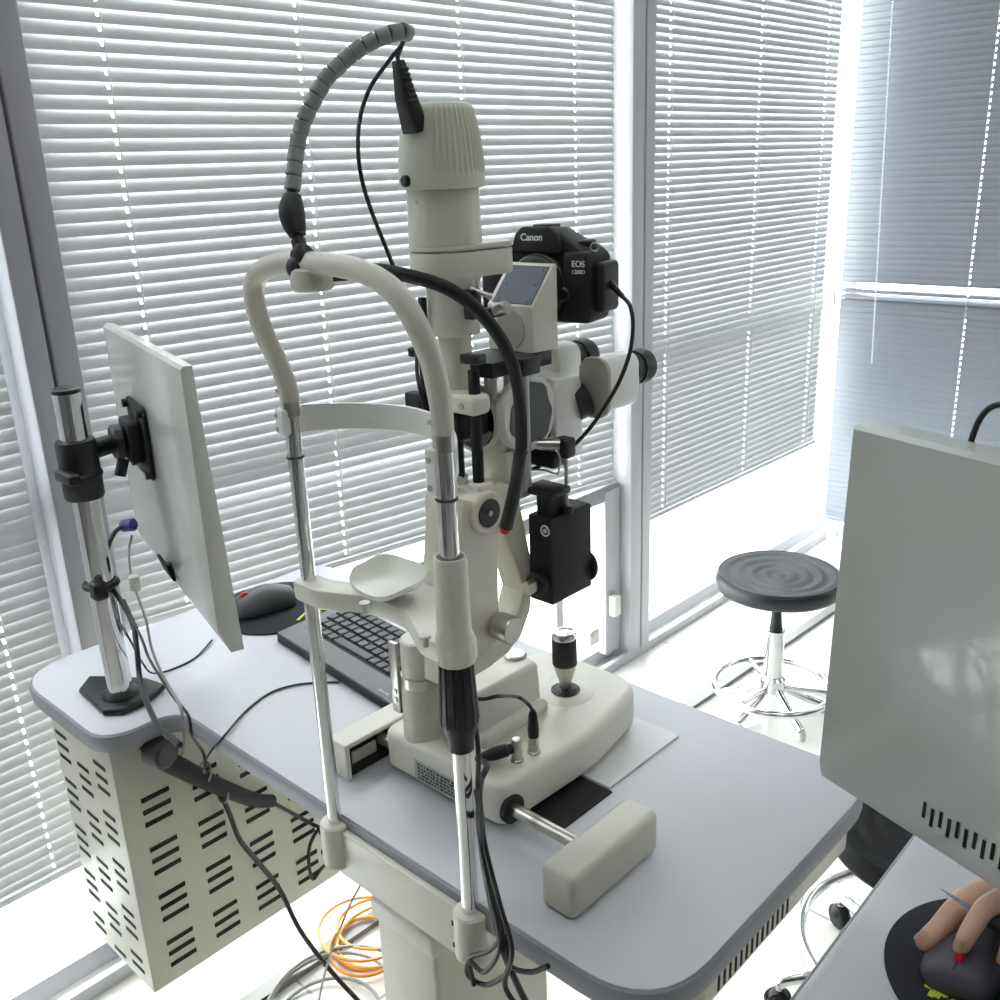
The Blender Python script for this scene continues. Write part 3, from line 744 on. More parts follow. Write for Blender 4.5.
G().box(C0.x-.012, C0.x+.012, cyf+.012, cyf+.034, C0.z+.056, C0.z+.060, bev=.001).build('hot_shoe', 'black', t)
pd = G().hexa([(C0.x+.026, cyf+.002, C0.z+.026), (C0.x+.064, cyf+.002, C0.z+.026), (C0.x+.064, cyf+.052, C0.z+.026), (C0.x+.026, cyf+.052, C0.z+.026)], [(C0.x+.018, cyf+.006, C0.z+.056), (C0.x+.050, cyf+.008, C0.z+.037), (C0.x+.050, cyf+.048, C0.z+.037), (C0.x+.018, cyf+.048, C0.z+.054)], bev=.004, seg=3).build('top_shoulder', 'blackm', t)
pd = G().box(C0.x+.064, C0.x+.078, cyf+.010, cyf+.052, C0.z-.036, C0.z+.020, bev=.006, seg=3).build('port_cover', 'rubber', t)
G().torus((C0.x+.0665, cyf+.012, C0.z+.036), (.3, -1, .2), .0045, .0009, m=6).build('strap_lug', 'steel', t)
t.rotation_euler = (0, 0, .17)
text('brand_lettering', 'Canon', .0108, (C0.x-.004, cyf-.0042, C0.z+.047), (1, 0, 0), (0, .05, 1), 'ink', t, bold=.0002)
text('model_lettering', 'EOS', .0092, (C0.x+.0550, cyf-.0045, C0.z+.019), (1, 0, 0), (0, 0, 1), 'ink', t, bold=.0001)
text('model_lettering', '1200D', .0062, (C0.x+.0550, cyf-.0045, C0.z+.0105), (1, 0, 0), (0, 0, 1), 'ink', t)
# camera cable
cp = [V((C0.x+.074, cyf+.044, C0.z-.004)), W((622, 296), y=.875), W((630, 306), y=.872), W((633, 325), y=.868), W((630, 352), y=.86), W((620, 380), y=.85), W((606, 405), y=.84), W((590, 428), y=.83), W((572, 447), y=.822), W((556, 458), y=.815), W((538, 467), y=.80), W((520, 474), y=.79)]
cc = G().tube(cp, .0023, n=10).cyl(cp[0], cp[1], .0042, .003, n=12).build('camera_cable', 'cable')
tag(cc, 'thin black cable arcing down from the side of the reflex camera', 'cable')

# ================================================================== RAIL COVERS, PADS ON TABLE
g = G().box(-.536, -.493, .594, .740, ZT+.0005, ZT+.051, bev=.008, seg=4)
o = g.build('rail_cover', 'cream2')
tag(o, 'closed cream rail cover block on the table, right of the sliding base', 'rail cover', )
g = G()
g.box(-.884, -.877, .600, .745, ZT+.0005, ZT+.048, bev=.002)
g.box(-.884, -.848, .600, .745, ZT+.043, ZT+.050, bev=.0025)
g.box(-.884, -.848, .600, .607, ZT+.0005, ZT+.048, bev=.0025).box(-.884, -.848, .738, .745, ZT+.0005, ZT+.048, bev=.0025)
rc = thing('rail_cover', 'open cream rail cover with black inside, left of the sliding base', 'rail cover', (-.866, .67, ZT))
g.build('cover_shell', 'cream', rc)
G().box(-.876, -.855, .608, .737, ZT+.001, ZT+.042).build('rail_inside', 'blackm', rc)
G().box(-.8548, -.8520, .612, .65, ZT+.018, ZT+.034, bev=.001).build('rail_tab', 'disc', rc)
o = G().box(-.80, -.592, .700, .788, ZT+.0003, ZT+.0025).build('slide_mat', 'blackm'); tag(o, 'flat black slide mat on the table, under the sliding base', 'mat')
o = G().box(-.80, -.598, .792, .938, ZT+.0003, ZT+.0030, bev=.0005).build('plastic_sheet', 'sheet'); tag(o, 'white plastic sheet on the table, under the rear of the sliding base', 'sheet')

# ================================================================== LAMP CABLE ARC
ac = [((303, 258), .52), ((298, 240), .522), ((292, 215), .525), ((292, 190), .53), ((296, 155), .54), ((305, 118), .552), ((324, 82), .57), ((350, 56), .59), ((378, 38), .61), ((400, 31), .628), ((409, 33), .64)]
P_ = [W(p, y=y) for p, y in ac]
t = thing('lamp_cable', 'black cable in grey spiral wrap arching from chin rest to lamp cap', 'cable', tuple(P_[0]))
G().tube(P_, .0048, n=12).build('cable_core', 'cable', t)
full = catmull(P_[3:], 10); g = G(); dist = [0]
for i in range(1, len(full)): dist.append(dist[-1]+(full[i]-full[i-1]).length)
def at(s):
    for i in range(1, len(full)):
        if dist[i] >= s:
            k = (s-dist[i-1])/(dist[i]-dist[i-1]); return full[i-1].lerp(full[i], k)
    return full[-1]
s = 0; i = 0
while s < dist[-1]-.004:
    e = min(s+.0112, dist[-1]); a, b_ = at(s), at(e); ax = (b_-a).normalized(); side = ax.orthogonal().normalized(); side = Matrix.Rotation(i*1.1, 3, ax) @ side
    tl = (ax+side*.07).normalized()
    g.lathe(a, tl, [(.0066, 0), (.0072, .0006), (.0072, (b_-a).length-.0008), (.0066, (b_-a).length)], n=18)
    s = e+.0009; i += 1
g.build('spiral_wrap', 'wrap', t)
kp = P_[2]
g = G().tube([P_[1]+V((0, 0, .004)), P_[2]+V((0, 0, .001)), P_[3]+V((0, 0, -.004))], lambda u: .0075+.004*math.sin(PI*u), n=14)
g.build('tape_wrap', 'rubber', t)
g = G().torus(P_[0]+V((0, -.002, -.004)), (.2, .9, .3), .0085, .0055, n=24).torus(P_[0]+V((.004, 0, .002)), (.8, .3, .5), .007, .005, n=24).sph(P_[0]+V((-.002, -.004, -.008)), .011).sph(P_[0]+V((.009, 0, -.001)), .0075)
g.tube([P_[0], P_[1]], .0065, n=10)
g.build('tie_knot', 'rubber', t)
pt_ = W((413, 131), y=TY-.040); tp = W((398, 60), y=.655)
g = G().tube([P_[-1], W((404, 40), y=.645), W((398, 55), y=.65), tp], .0022, n=8)
g.build('cable_tail', 'cable', t)
ax = (tp-pt_)
o1 = V((1, 0, 0)); o2 = ax.normalized().cross(o1).normalized()
def pr4(c, a, b_): return [c-o1*a-o2*b_, c+o1*a-o2*b_, c+o1*a+o2*b_, c-o1*a+o2*b_]
lp = G().hexa(pr4(pt_+V((0, .004, -.001)), .0100, .009), pr4(pt_+ax*.52, .0082, .0075), bev=.0015).hexa(pr4(pt_+ax*.50, .0080, .0072), pr4(tp, .0045, .0045), bev=.0012)
for k in range(7):
    c = pt_+ax*(.42+.075*k)+o1*(.0085-.0006*k); lp.box(c.x-.0022, c.x+.0022, c.y-.005, c.y+.005, c.z-.0015, c.z+.0018, bev=.0006)
lp.build('lamp_plug', 'black', t)
# second thin cable hanging behind the arch
c2p = [W((402, 45), y=.645), W((388, 62), y=.64), W((370, 88), y=.63), W((360, 118), y=.62), W((358, 150), y=.61), W((362, 180), y=.61), W((371, 210), y=.61), W((384, 243), y=.62), W((399, 280), y=.63), W((412, 312), y=.64), W((417, 345), y=.66), W((418, 380), y=.68), W((432, 430), y=.69), W((452, 460), y=.69)]
o = G().tube(c2p, .0021, n=8).build('thin_cable', 'cable'); tag(o, 'thin black cable looping down behind the chin rest arch', 'cable')

# base cables
cA = [c1+V((0, 0, .018))+dv*.046, W((487, 765), y=.62), W((481, 780), y=.60), W((479, 800), y=.575), W((480, 830), y=.545), W((485, 870), y=.53), W((494, 915), y=.525), W((505, 955), y=.53), W((525, 1000), y=.54), W((560, 1060), y=.56)]
o = G().tube(cA, .0034, n=10).build('power_cable', 'cable'); tag(o, 'thick black cable from right-angle base plug down beside the right rod', 'cable', )
cB = [c2+V((0, 0, .055)), c2+V((-.003, -.003, .063)), W((518, 697), z=.872), W((500, 696), y=.668), W((485, 699), y=.650), W((470, 700), y=.630), W((462, 712), y=.60)]
o = G().tube(cB, .0022, n=8).build('lamp_lead', 'cable'); tag(o, 'thin black lead curling from the straight base plug behind the ribbed knob', 'cable')
bun = []
for k, (a, dy) in enumerate((([(470, 700), (478, 745), (478, 800), (482, 850), (492, 900), (500, 945), (485, 972), (470, 962), (474, 985)], 0), ([(478, 780), (484, 840), (493, 890), (505, 935), (510, 965), (530, 972), (548, 966)], .008), ([(476, 790), (486, 850), (500, 905), (512, 950), (505, 985), (520, 1010)], -.006), ([(505, 930), (490, 950), (470, 958), (468, 975), (486, 985), (505, 976)], .004))):
    pts = [W(p, y=.522+dy+(.06 if (p[1] < 760) else 0)+(.03 if 760 <= p[1] < 810 else 0)) for p in a]
    o = G().tube(pts, .0026, n=8).build('bundled_cable', 'cable')
    tag(o, ['black bundled cable behind right rod, curling back under its clamp', 'black bundled cable whose end turns right under the table edge', 'black bundled cable running straight down past the right rod clamp', 'small black cable loop hanging beneath the right rod clamp'][k], 'cable', 'cables tied beside the right chin rest rod')

# ================================================================== MONITOR 1 + POLE
def monitor(name, label, TR, BR, TL, BL, m, thick, vents=False):
    TR, BR, TL, BL = map(V, (TR, BR, TL, BL))
    right = ((BR-BL)+(TR-TL)).normalized(); up = ((TR-BR)+(TL-BL)).normalized(); up = (up-right*up.dot(right)).normalized(); nrm = right.cross(up)   # nrm = towards the viewer (back of the monitor)
    if nrm.dot(CAM-TR) < 0: nrm = -nrm
    w = ((BR-BL).dot(right)+(TR-TL).dot(right))/2; h = ((TR-BR).dot(up)+(TL-BL).dot(up))/2
    o = BR-right*w
    t = thing(name, label, 'monitor', tuple(o+right*w/2))
    def P(a, b_, c): return o+right*a+up*b_+nrm*c
    f = thick
    body = G()
    # back shell: flat upper part with a chamfer running to the bottom edge
    ch = .035 if not vents else .016
    ft_ = f if vents else f*.48
    sec = [(0, -f), (h, -ft_), (h, -.004), (h-.004, 0), (ch, 0), (.0, -f*.15 if vents else -f*.45)]
    body.prism([P(0, b_, c) for b_, c in sec], right*w, bev=.002)
    mb_ = body.build('back_shell', m, t)
    G().prism([P(.008, .008, -f-.0001), P(w-.008, .008, -f-.0001), P(w-.008, h-.008, -ft_-.0008), P(.008, h-.008, -ft_-.0008)], -nrm*.001).build('screen', 'lens', t)
    return t, P, w, h, right, up, nrm
def dpt(p, D): d = _f*FPX+(p[0]-500)*_r-(p[1]-500)*_u; return CAM+d*(D/FPX)
TR = dpt((190, 372), 1.22); BR = dpt((216, 652), 1.22)
mx, my = math.cos(math.radians(164.67)), math.sin(math.radians(164.67))
hr = V((mx, my, 0)); wl = .445
# position: right edge vertical at px ~190..216 on the back face
BR = dpt((221, 656), 1.215); TR = BR+V((0, 0, .362)); 
t, P, w, h, right, up, nrm = monitor('computer_monitor', 'glossy white monitor seen from behind, clamped to the chrome pole', TR, BR, TR+hr*wl, BR+hr*wl, 'mon', .030)
G().prism([P(w*.5-.035, .03, -.001), P(w*.5+.02, .03, -.001), P(w*.5+.02, .055, .006), P(w*.5-.035, .055, .006)], nrm*.004).build('port_recess', 'cabd', t)
# VESA mount and pole
pc = V((-1.255, .515, ZT))
vc = P(w*.385, h*.615, 0)
t = thing('monitor_pole', 'chrome pole with black clamp and foot at the left end of the table', 'monitor stand', tuple(pc))
G().cyl(pc+V((0, 0, .012)), pc+V((0, 0, .452)), .0172, n=36).build('pole', 'chrome', t)
G().lathe(pc+V((0, 0, .452)), (0, 0, 1), [(.0178, -.004), (.0178, .001), (.015, .0025), (0, .0025)], n=36).build('pole_cap', 'black', t)
fo = rpoly([(pc.x-.052, pc.y-.050), (pc.x+.030, pc.y-.055), (pc.x+.062, pc.y+.062), (pc.x-.020, pc.y+.035)], .018)
ft = [W(p, z=ZT) for p in ((80, 695), (90, 682), (118, 682), (148, 684), (166, 690), (150, 704), (125, 716), (104, 717))]
G().prism([(q.x, q.y, ZT+.0005) for q in ft], (0, 0, .011), bev=.004, seg=3).build('pole_foot', 'black', t)
G().lathe(pc+V((0, 0, .011)), (0, 0, 1), [(.026, 0), (.025, .004), (.0185, .010)], n=36).build('foot_collar', 'black', t)
zc0 = W((92, 500), y=pc.y).z; zc1 = W((75, 440), y=pc.y).z
cl = G().lathe((pc.x, pc.y, zc0), (0, 0, 1), [(.024, 0), (.0255, .003), (.0255, .028), (.0275, .030), (.0275, .034), (.0255, .036), (.0255, zc1-zc0-.003), (.024, zc1-zc0)], n=40)
cl.build('pole_clamp', 'black', t)
G().box(pc.x-.004, pc.x+.045, pc.y-.034, pc.y-.018, zc0+.03, zc0+.045, bev=.004).build('clamp_lever', 'black', t)
ctr = V((pc.x, pc.y, (zc0+zc1)/2+.012))
va = vc+nrm*.030
G().tube([ctr+V((.005, .015, .010)), (ctr+va)/2+V((0, 0, .004)), va], .013, n=16).build('mount_arm', 'black', t)
G().cyl(va-nrm*.004, va+nrm*.012, .024, n=28, ch=.003).build('tilt_joint', 'black', t)
a_, b2 = .052, .052
G().prism([vc+right*dx+up*dy+nrm*.001 for dx, dy in rpoly([(-a_, -b2), (a_, -b2), (a_, b2), (-a_, b2)], .012)], nrm*.005, bev=.001).prism([vc+right*dx+up*dy+nrm*.006 for dx, dy in rpoly([(-.03, -.03), (.03, -.03), (.03, .03), (-.03, .03)], .01)], nrm*.018, bev=.003).build('vesa_plate', 'blackm', t)
for dx in (-.043, .043):
    for dy in (-.043, .043): q = vc+right*dx+up*dy+nrm*.006; G().cyl(q, q+nrm*.007, .006, n=14).build('mount_screw', 'black', t)
G().cyl(va-up*.026, va+nrm*.008-up*.048, .008, n=16).build('mount_knob', 'black', t)
q = W((123, 607), y=pc.y-.018)
cm = G().torus((pc.x, pc.y, q.z), (0, 0, 1), .0205, .0045, n=30).box(pc.x+.012, pc.x+.034, pc.y-.024, pc.y-.004, q.z-.012, q.z+.014, bev=.005).build('cable_clip', 'black', t)

# cables at the left monitor
vb = W((122, 526), y=.60)
vg = [vb+V((.02, .01, .004)), vb, W((113, 535), y=.57), W((106, 555), y=.55), W((107, 578), y=.53), W((122, 603), y=.515), W((133, 625), y=.503), W((137, 650), y=.49), W((140, 680), y=.475), W((148, 705), y=.45), W((160, 728), y=.425), W((180, 745), y=.42)]
t = thing('video_cable', 'black video cable with blue plug hanging from left monitor', 'cable', tuple(vg[-1]))
G().tube(vg[1:], .0035, n=10).build('cable', 'cable', t)
G().cyl(vg[1], vg[0], .009, .0095, n=14, ch=.002).build('blue_plug', 'blue', t, label='blue plug')
wp = [W((132, 535), y=.60), W((129, 550), y=.59), W((131, 575), y=.57), W((139, 600), y=.55), W((146, 620), y=.53), W((152, 650), y=.50), W((165, 680), y=.47), W((180, 706), y=.44), W((184, 735), y=.435), W((182, 755), y=.43)]
o = thing('white_cable', 'thin pale grey cable with ferrite bead beside the chrome pole', 'cable', tuple(wp[-1]))
G().tube(wp, .0018, n=8).build('cable', 'gcable', o)
bq = W((135, 583), y=.562); G().cyl(bq+V((0, 0, -.012)), bq+V((0, 0, .012)), .0075, n=16, ch=.002).build('ferrite_bead', 'cup', o)
tc_ = [W((212, 640), z=ZT+.004), W((195, 658), z=ZT+.002), W((170, 670), z=ZT+.002), W((152, 673), z=ZT+.008), W((142, 662), z=ZT+.03), W((130, 640), y=.50), W((118, 620), y=.50)]
o = G().tube(tc_, .0015, n=8).build('thin_lead', 'cable'); tag(o, 'thin black lead crossing tabletop from behind the left monitor to the pole', 'cable')
kc_ = [W((312, 683), z=ZT+.002), W((290, 686), z=ZT+.002), W((268, 694), z=ZT+.002), W((245, 712), z=ZT+.002), W((225, 735), z=ZT+.003), W((212, 750), y=.545), W((205, 762), y=.52), W((204, 775), y=.50)]
k0 = [W((340, 682), z=ZT+.002)]
o = G().tube(k0+kc_, .0016, n=8).build('keyboard_cable', 'cable'); tag(o, 'thin black keyboard cable crossing the tabletop and over its front edge', 'cable')
d2 = [W((124, 600), y=.51), W((134, 622), y=.50), W((143, 642), y=.49), W((150, 660), y=.48), W((172, 695), y=.455), W((188, 715), y=.44), W((192, 735), y=.435), W((203, 752), y=.43), W((206, 768), y=.43)]
o = G().tube(d2, .0018, n=8).build('thin_lead', 'cable'); tag(o, 'thin black lead hanging over the table edge onto the cable sleeve', 'cable')
# black sleeve bundle along the cabinet
sx = cx1+.022
sl = [W((150, 742), x=sx), W((163, 758), x=sx+.01), W((185, 770), x=sx+.014), W((205, 780), x=sx+.012), W((230, 791), x=sx+.008), W((255, 800), x=sx+.004), W((272, 801), x=sx)]
t = thing('cable_sleeve', 'black textile cable sleeve slung along the slotted cabinet side', 'cable sleeve', tuple(sl[3]))
G().tube(sl, lambda u: .016-.006*u, n=16).build('sleeve', 'blackm', t)
q = V((sx+.002, .50, .668)); q = W((162, 752), x=sx+.012)
G().cyl(q+V((-.014, -.008, .004)), q+V((.020, .0, .004)), .021, ch=.004).build('sleeve_mouth', 'black', t)
q = W((205, 772), x=sx+.012); G().torus(q+V((0, 0, 0)), (0, .9, -.35), .015, .0015, m=6).build('cable_tie', 'gcable', t)
q = W((223, 794), x=sx+.009); G().torus(q, (0, .9, -.3), .013, .0018, m=6).build('cable_tie', 'gcable', t)
e1 = [W((268, 800), x=sx), W((290, 812), x=sx-.003), W((312, 824), x=sx), W((325, 830), x=-1.15), W((345, 842), x=-1.1)]
o = G().tube(e1, .0032, n=8).build('sleeve_cable', 'cable'); tag(o, 'black cable leaving the sleeve end towards the left chin rest clamp', 'cable')
e2 = [W((335, 820), x=-1.14), W((320, 828), x=-1.16), W((310, 845), x=-1.17), W((309, 865), x=-1.17), W((313, 879), x=-1.17), W((322, 868), x=-1.16), W((334, 856), x=-1.13)]
o = G().tube(e2, .003, n=8).build('cable_loop', 'cable'); tag(o, 'small black cable loop hanging left of the left chin rest clamp', 'cable')
e3 = [W((222, 796), x=sx+.008), W((230, 815), x=sx+.005), W((240, 840), x=sx+.003), W((258, 862), x=sx+.002), W((280, 890), x=sx+.003), W((300, 930), x=-1.15), W((330, 970), x=-1.12), W((360, 1003), x=-1.08), W((390, 1040), x=-1.05)]
o = G().tube(e3, .004, n=8).build('hanging_cable', 'cable'); tag(o, 'long black cable hanging from the sleeve down towards the floor', 'cable')
e5 = [W((368, 872), x=-1.02), W((350, 905), x=-1.05), W((332, 950), x=-1.1), W((322, 985), x=-1.12), W((316, 1020), x=-1.14)]
o = G().tube(e5, .0018, n=8).build('grey_lead', 'gcable'); tag(o, 'thin grey lead hanging between the cabinet and the table column', 'cable')
# coiled orange cable and white leads on the floor behind the column
oc = W((372, 940), z=.01)
g = G()
for k in range(5): g.torus((oc.x+random.uniform(-.02, .02), oc.y+random.uniform(-.03, .03), .006+.008*k), (random.uniform(-.08, .08), random.uniform(-.08, .08), 1), .066+.006*k, .0032, n=40, m=7)
o = g.build('orange_cable', 'orange'); tag(o, 'coiled orange cable lying on the white floor behind the table column', 'cable')
g = G()
for k in range(3): g.torus((oc.x+.10+random.uniform(-.03, .03), oc.y-.16+random.uniform(-.03, .03), .005+.008*k), (random.uniform(-.1, .1), random.uniform(-.1, .1), 1), .10+.02*k, .0035, n=40, m=7)
o = g.build('white_cable_coil', 'gcable'); tag(o, 'coiled pale grey cable on the floor in front of the orange cable', 'cable')
q = W((378, 905), z=.06)+V((-.05, .13, 0))
o = G().box(q.x-.05, q.x+.03, q.y-.03, q.y+.03, .001, .045, bev=.008).build('power_adapter', 'black'); tag(o, 'black power adapter on the floor beside the orange cable', 'adapter')

# ================================================================== KEYBOARD, MOUSE
kb0 = V((-1.240, .766, ZT)); ka = math.radians(-5.4)
kx = V((math.cos(ka), math.sin(ka), 0)); ky = V((-math.sin(ka), math.cos(ka), 0)); KL, KD = .392, .140
t = thing('computer_keyboard', 'black and grey keyboard lying on the table behind the chin rest', 'keyboard', tuple(kb0+kx*KL/2+ky*KD/2))
def KP(a, b_, c): return kb0+kx*a+ky*b_+V((0, 0, c))
def ktop(b_): return .014+.010*b_/KD
bot = [KP(a, b_, .0005) for a, b_ in rpoly([(0, 0), (KL, 0), (KL, KD), (0, KD)], .006, k=3)]
tops = [KP(a, b_, ktop(b_)) for a, b_ in rpoly([(.001, .001), (KL-.001, .001), (KL-.001, KD-.001), (.001, KD-.001)], .006, k=3)]
G().hexa(bot, tops, bev=.0015).build('keyboard_body', 'black', t)
G().hexa([KP(.003, .003, ktop(0)-.001), KP(KL-.003, .003, ktop(0)-.001), KP(KL-.003, KD-.003, ktop(KD)-.001), KP(.003, KD-.003, ktop(KD)-.001)],
         [KP(.003, .003, ktop(0)+.0015), KP(KL-.003, .003, ktop(0)+.0015), KP(KL-.003, KD-.003, ktop(KD)+.0015), KP(.003, KD-.003, ktop(KD)+.0015)], bev=.0008).build('keyboard_deck', 'keyb', t)
kw = .0188; kd = .0165
g = G().hexa([KP(.026, .040, ktop(.04)+.0012), KP(KL-.008, .040, ktop(.04)+.0012), KP(KL-.008, KD-.006, ktop(KD)+.0012), KP(.026, KD-.006, ktop(KD)+.0012)], [KP(.026, .040, ktop(.04)+.0022), KP(KL-.008, .040, ktop(.04)+.0022), KP(KL-.008, KD-.006, ktop(KD)+.0022), KP(.026, KD-.006, ktop(KD)+.0022)])
g.build('key_well', 'black', t)
kme = None; cnt = 0
for r in range(5):
    ncol = 18; x = .0275
    for c in range(ncol):
        wk = kw if not (r == 0 and c == 4) else kw*5
        if r == 0 and 4 < c < 9: x += 0; continue
        y = .0420+r*.0182
        q = KP(x, y, ktop(y)+.0018)
        if wk == kw and kme is not None:
            o = bpy.data.objects.new('key', kme)
        else:
            gg = G(); a, b_, hh = wk-.0022, kd, .0048
            gg.hexa([kx*u_+ky*v_ for u_, v_ in ((0, 0), (a, 0), (a, b_), (0, b_))], [kx*u_+ky*v_+V((0, 0, hh)) for u_, v_ in ((.0012, .0015), (a-.0012, .0015), (a-.0012, b_-.001), (.0012, b_-.001))], bev=.0006, seg=1)
            me = bpy.data.meshes.new('key')
            gg.bm.to_mesh(me); gg.bm.free(); me.materials.append(M['key'])
            if wk == kw: kme = me
            o = bpy.data.objects.new('key', me)
        COL.objects.link(o); o.parent = t; o.location = q-V(t['_o']); cnt += 1
        x += wk
q = KP(.355, .020, ktop(.02)+.0016)
text('logo_lettering', 'lenovo', .0085, W((384, 692), z=q.z+.0003), kx, ky, 'ink', t)

def mouse(label, c, ang, wheelmat='redw', mt='grey', dims=(.108, .062, .037), blunt=False):
    c = V(c); a = math.radians(ang); fx = V((math.cos(a), math.sin(a), 0)); fy = V((-math.sin(a), math.cos(a), 0))
    t = thing('computer_mouse', label, 'mouse', tuple(c))
    NU, NV = 20, 14; (L_, Wd, Hh) = dims
    g = G(); R = []
    for i in range(NU+1):
        s = i/NU; u_ = (s-.5)*L_
        hw = Wd/2*(1-abs(2*s-1)**4*.55)*(.93+.07*math.cos(2*PI*s)) if not (blunt and s > .5) else Wd/2*(1-.12*(2*s-1)**2-.25*max(0, s-.93)/.07); hh = Hh*(.45+.62*math.sin(PI*(s*.78+.10))**1.2)*(1 if .04 < s < .97 else .72)
        ring = []
        for j in range(NV+1):
            th = PI*j/NV; ring.append(c+fx*u_+fy*(hw*math.cos(th)*(1+.0*s))+V((0, 0, .003+hh*math.sin(th)**.62)))
        ring += [c+fx*u_+fy*(-hw*.9)+V((0, 0, .001)), c+fx*u_+fy*(hw*.9)+V((0, 0, .001))]
        R.append(ring)
    g.rings(R)
    g.build('mouse_shell', mt, t, ang=60)
    def topz(s): return Hh*(.45+.62*math.sin(PI*(s*.78+.10))**1.2)+.003
    q = c+fx*(.30*L_)
    G().lathe(q+V((0, 0, topz(.80)-.006))-fy*.004, fy, [(.007, 0), (.0095, .001), (.0095, .007), (.007, .008)], n=28).build('scroll_wheel', wheelmat, t, label='red scroll wheel')
    g = G(); 
    for k in range(5):
        s = .86+.028*k; p_ = c+fx*((s-.5)*L_); g.box(p_.x-.0006, p_.x+.0006, p_.y-.0006, p_.y+.0006, c.z+topz(s)-.002, c.z+topz(s)+.0008)
    pl = [c+fx*((s-.5)*L_)+V((0, 0, topz(s)+.0002)) for s in (.6, .66, .72)]
    G().tube([c+fx*((s-.5)*L_)+V((0, 0, topz(s)-.0004)) for s in (.52, .6, .68, .72)], .0009, n=6).tube([c+fx*((s-.5)*L_)+V((0, 0, topz(s)-.0004)) for s in (.88, .92, .955)], .0009, n=6).build('button_seam', 'black', t)
    return t
mc = W((268, 618), z=ZT+.010); mc.z = ZT+.003
mouse('grey mouse with red wheel on the left dark mouse pad', (-1.352, .822, ZT+.0035), -100)
def pad(label, c, rx, ry, ang, marks):
    c = V(c); a = math.radians(ang); fx = V((math.cos(a), math.sin(a), 0)); fy = V((-math.sin(a), math.cos(a), 0))
    t = thing('mouse_pad', label, 'mouse pad', tuple(c))
    out_ = [c+fx*(rx*math.cos(2*PI*i/72))+fy*(ry*math.sin(2*PI*i/72)) for i in range(72)]
    G().prism(out_, (0, 0, .003), bev=.0006).build('pad', 'pad', t)
    for (u0, v0, u1, v1) in marks:
        g = G()
        p0, p1 = c+fx*u0+fy*v0+V((0, 0, .0031)), c+fx*u1+fy*v1+V((0, 0, .0031)); s_ = (p1-p0).normalized().cross(V((0, 0, 1)))*.0022
        g.hexa([p0-s_, p1-s_, p1+s_, p0+s_], [p0-s_+V((0, 0, .0003)), p1-s_+V((0, 0, .0003)), p1+s_+V((0, 0, .0003)), p0+s_+V((0, 0, .0003))])
        g.build('print_mark', 'yellow', t)
    return t
pad('round dark mouse pad at the back of the long grey table', (-1.345, .840, ZT+.0004), .105, .105, 0, [(.075, -.01, .06, .02), (.06, .02, .08, .035), (.045, .03, .055, .055), (-.06, -.085, -.04, -.09), (-.02, -.09, .0, -.085), (.07, .04, .085, .05)])
g = G()

# ================================================================== STOOLS
def stool(label, cx, cy, zs, r, rot, foot_z, foot_r, leg_r, mseat='seat', casters=True):
    t = thing('rolling_stool', label, 'stool', (cx, cy, 0))
    pr = [(0, zs-.055), (r*.72, zs-.055), (r*.80, zs-.050), (r*.97, zs-.042), (r, zs-.032), (r, zs-.014), (r*.985, zs-.006), (r*.95, zs)]
    N_ = 44
    for k in range(N_+1):
        q = .93*(1-k/N_); z = zs-.001-.008*(1-q*q)+.0016*math.cos(q*2*PI*4.6)
        pr.append((r*q, z))
    G().lathe((cx, cy, 0), (0, 0, 1), pr, n=64).build('seat', mseat, t, ang=60)
    G().lathe((cx, cy, 0), (0, 0, 1), [(.045, zs-.065), (.045, zs-.055)], n=30).build('seat_plate', 'black', t)
    G().lathe((cx, cy, 0), (0, 0, 1), [(.019, zs-.17), (.016, zs-.155), (.012, zs-.10), (.011, zs-.06)], n=24).build('gas_spring', 'rubber', t)
    G().lathe((cx, cy, 0), (0, 0, 1), [(.025, .10), (.025, zs-.175), (.027, zs-.172), (.027, zs-.165), (.014, zs-.163)], n=30).build('column', 'chrome', t)
    G().lathe((cx, cy, 0), (0, 0, 1), [(.034, .075), (.034, .11), (.027, .118)], n=30).build('hub', 'chrome', t)
    if foot_z:
        g = G().torus((cx, cy, foot_z), (0, 0, 1), foot_r, .010, n=64, m=12)
        for k in range(3):
            a = rot+2*PI*k/3; g.cyl((cx+.024*math.cos(a), cy+.024*math.sin(a), foot_z), (cx+foot_r*math.cos(a), cy+foot_r*math.sin(a), foot_z), .007, n=14)
        g.build('foot_ring', 'chrome', t)
    for k in range(5):
        a = rot+.35+2*PI*k/5; d = V((math.cos(a), math.sin(a), 0)); c = V((cx, cy, 0))
        lg = G().tube([c+d*.02+V((0, 0, .095)), c+d*(leg_r*.55)+V((0, 0, .090)), c+d*(leg_r*.92)+V((0, 0, .075)), c+d*leg_r+V((0, 0, .062))] if casters else [c+d*.02+V((0, 0, .085)), c+d*(leg_r*.5)+V((0, 0, .055)), c+d*leg_r+V((0, 0, .022))], .011, n=12).build('leg', 'chrome', t)
        s_ = V((-d.y, d.x, 0)); q = c+d*leg_r
        if not casters:
            G().cyl(q, q+V((0, 0, .022)), .013, n=18, ch=.002).build('glide', 'cup', lg); continue
        G().cyl(q+V((0, 0, .05)), q+V((0, 0, .072)), .006, n=12, mi=1).cyl(q+s_*.012+V((0, 0, .0245)), q+s_*.004+V((0, 0, .0245)), .024, n=24, ch=.003).cyl(q-s_*.012+V((0, 0, .0245)), q-s_*.004+V((0, 0, .0245)), .024, n=24, ch=.003).sph(q+V((0, 0, .034)), .018, sc=(1, 1, .9)).build('caster', ['rubber', 'cup'], lg)
    return t
stool('round black stool with swirled seat by the right window', -1.112, 2.205, .42, .163, .4, .085, .155, .140, casters=False)
stool('round black stool half hidden between the two grey tables', -.432, 1.445, .405, .165, 2.2, .155, .195, .228, mseat='seat2')

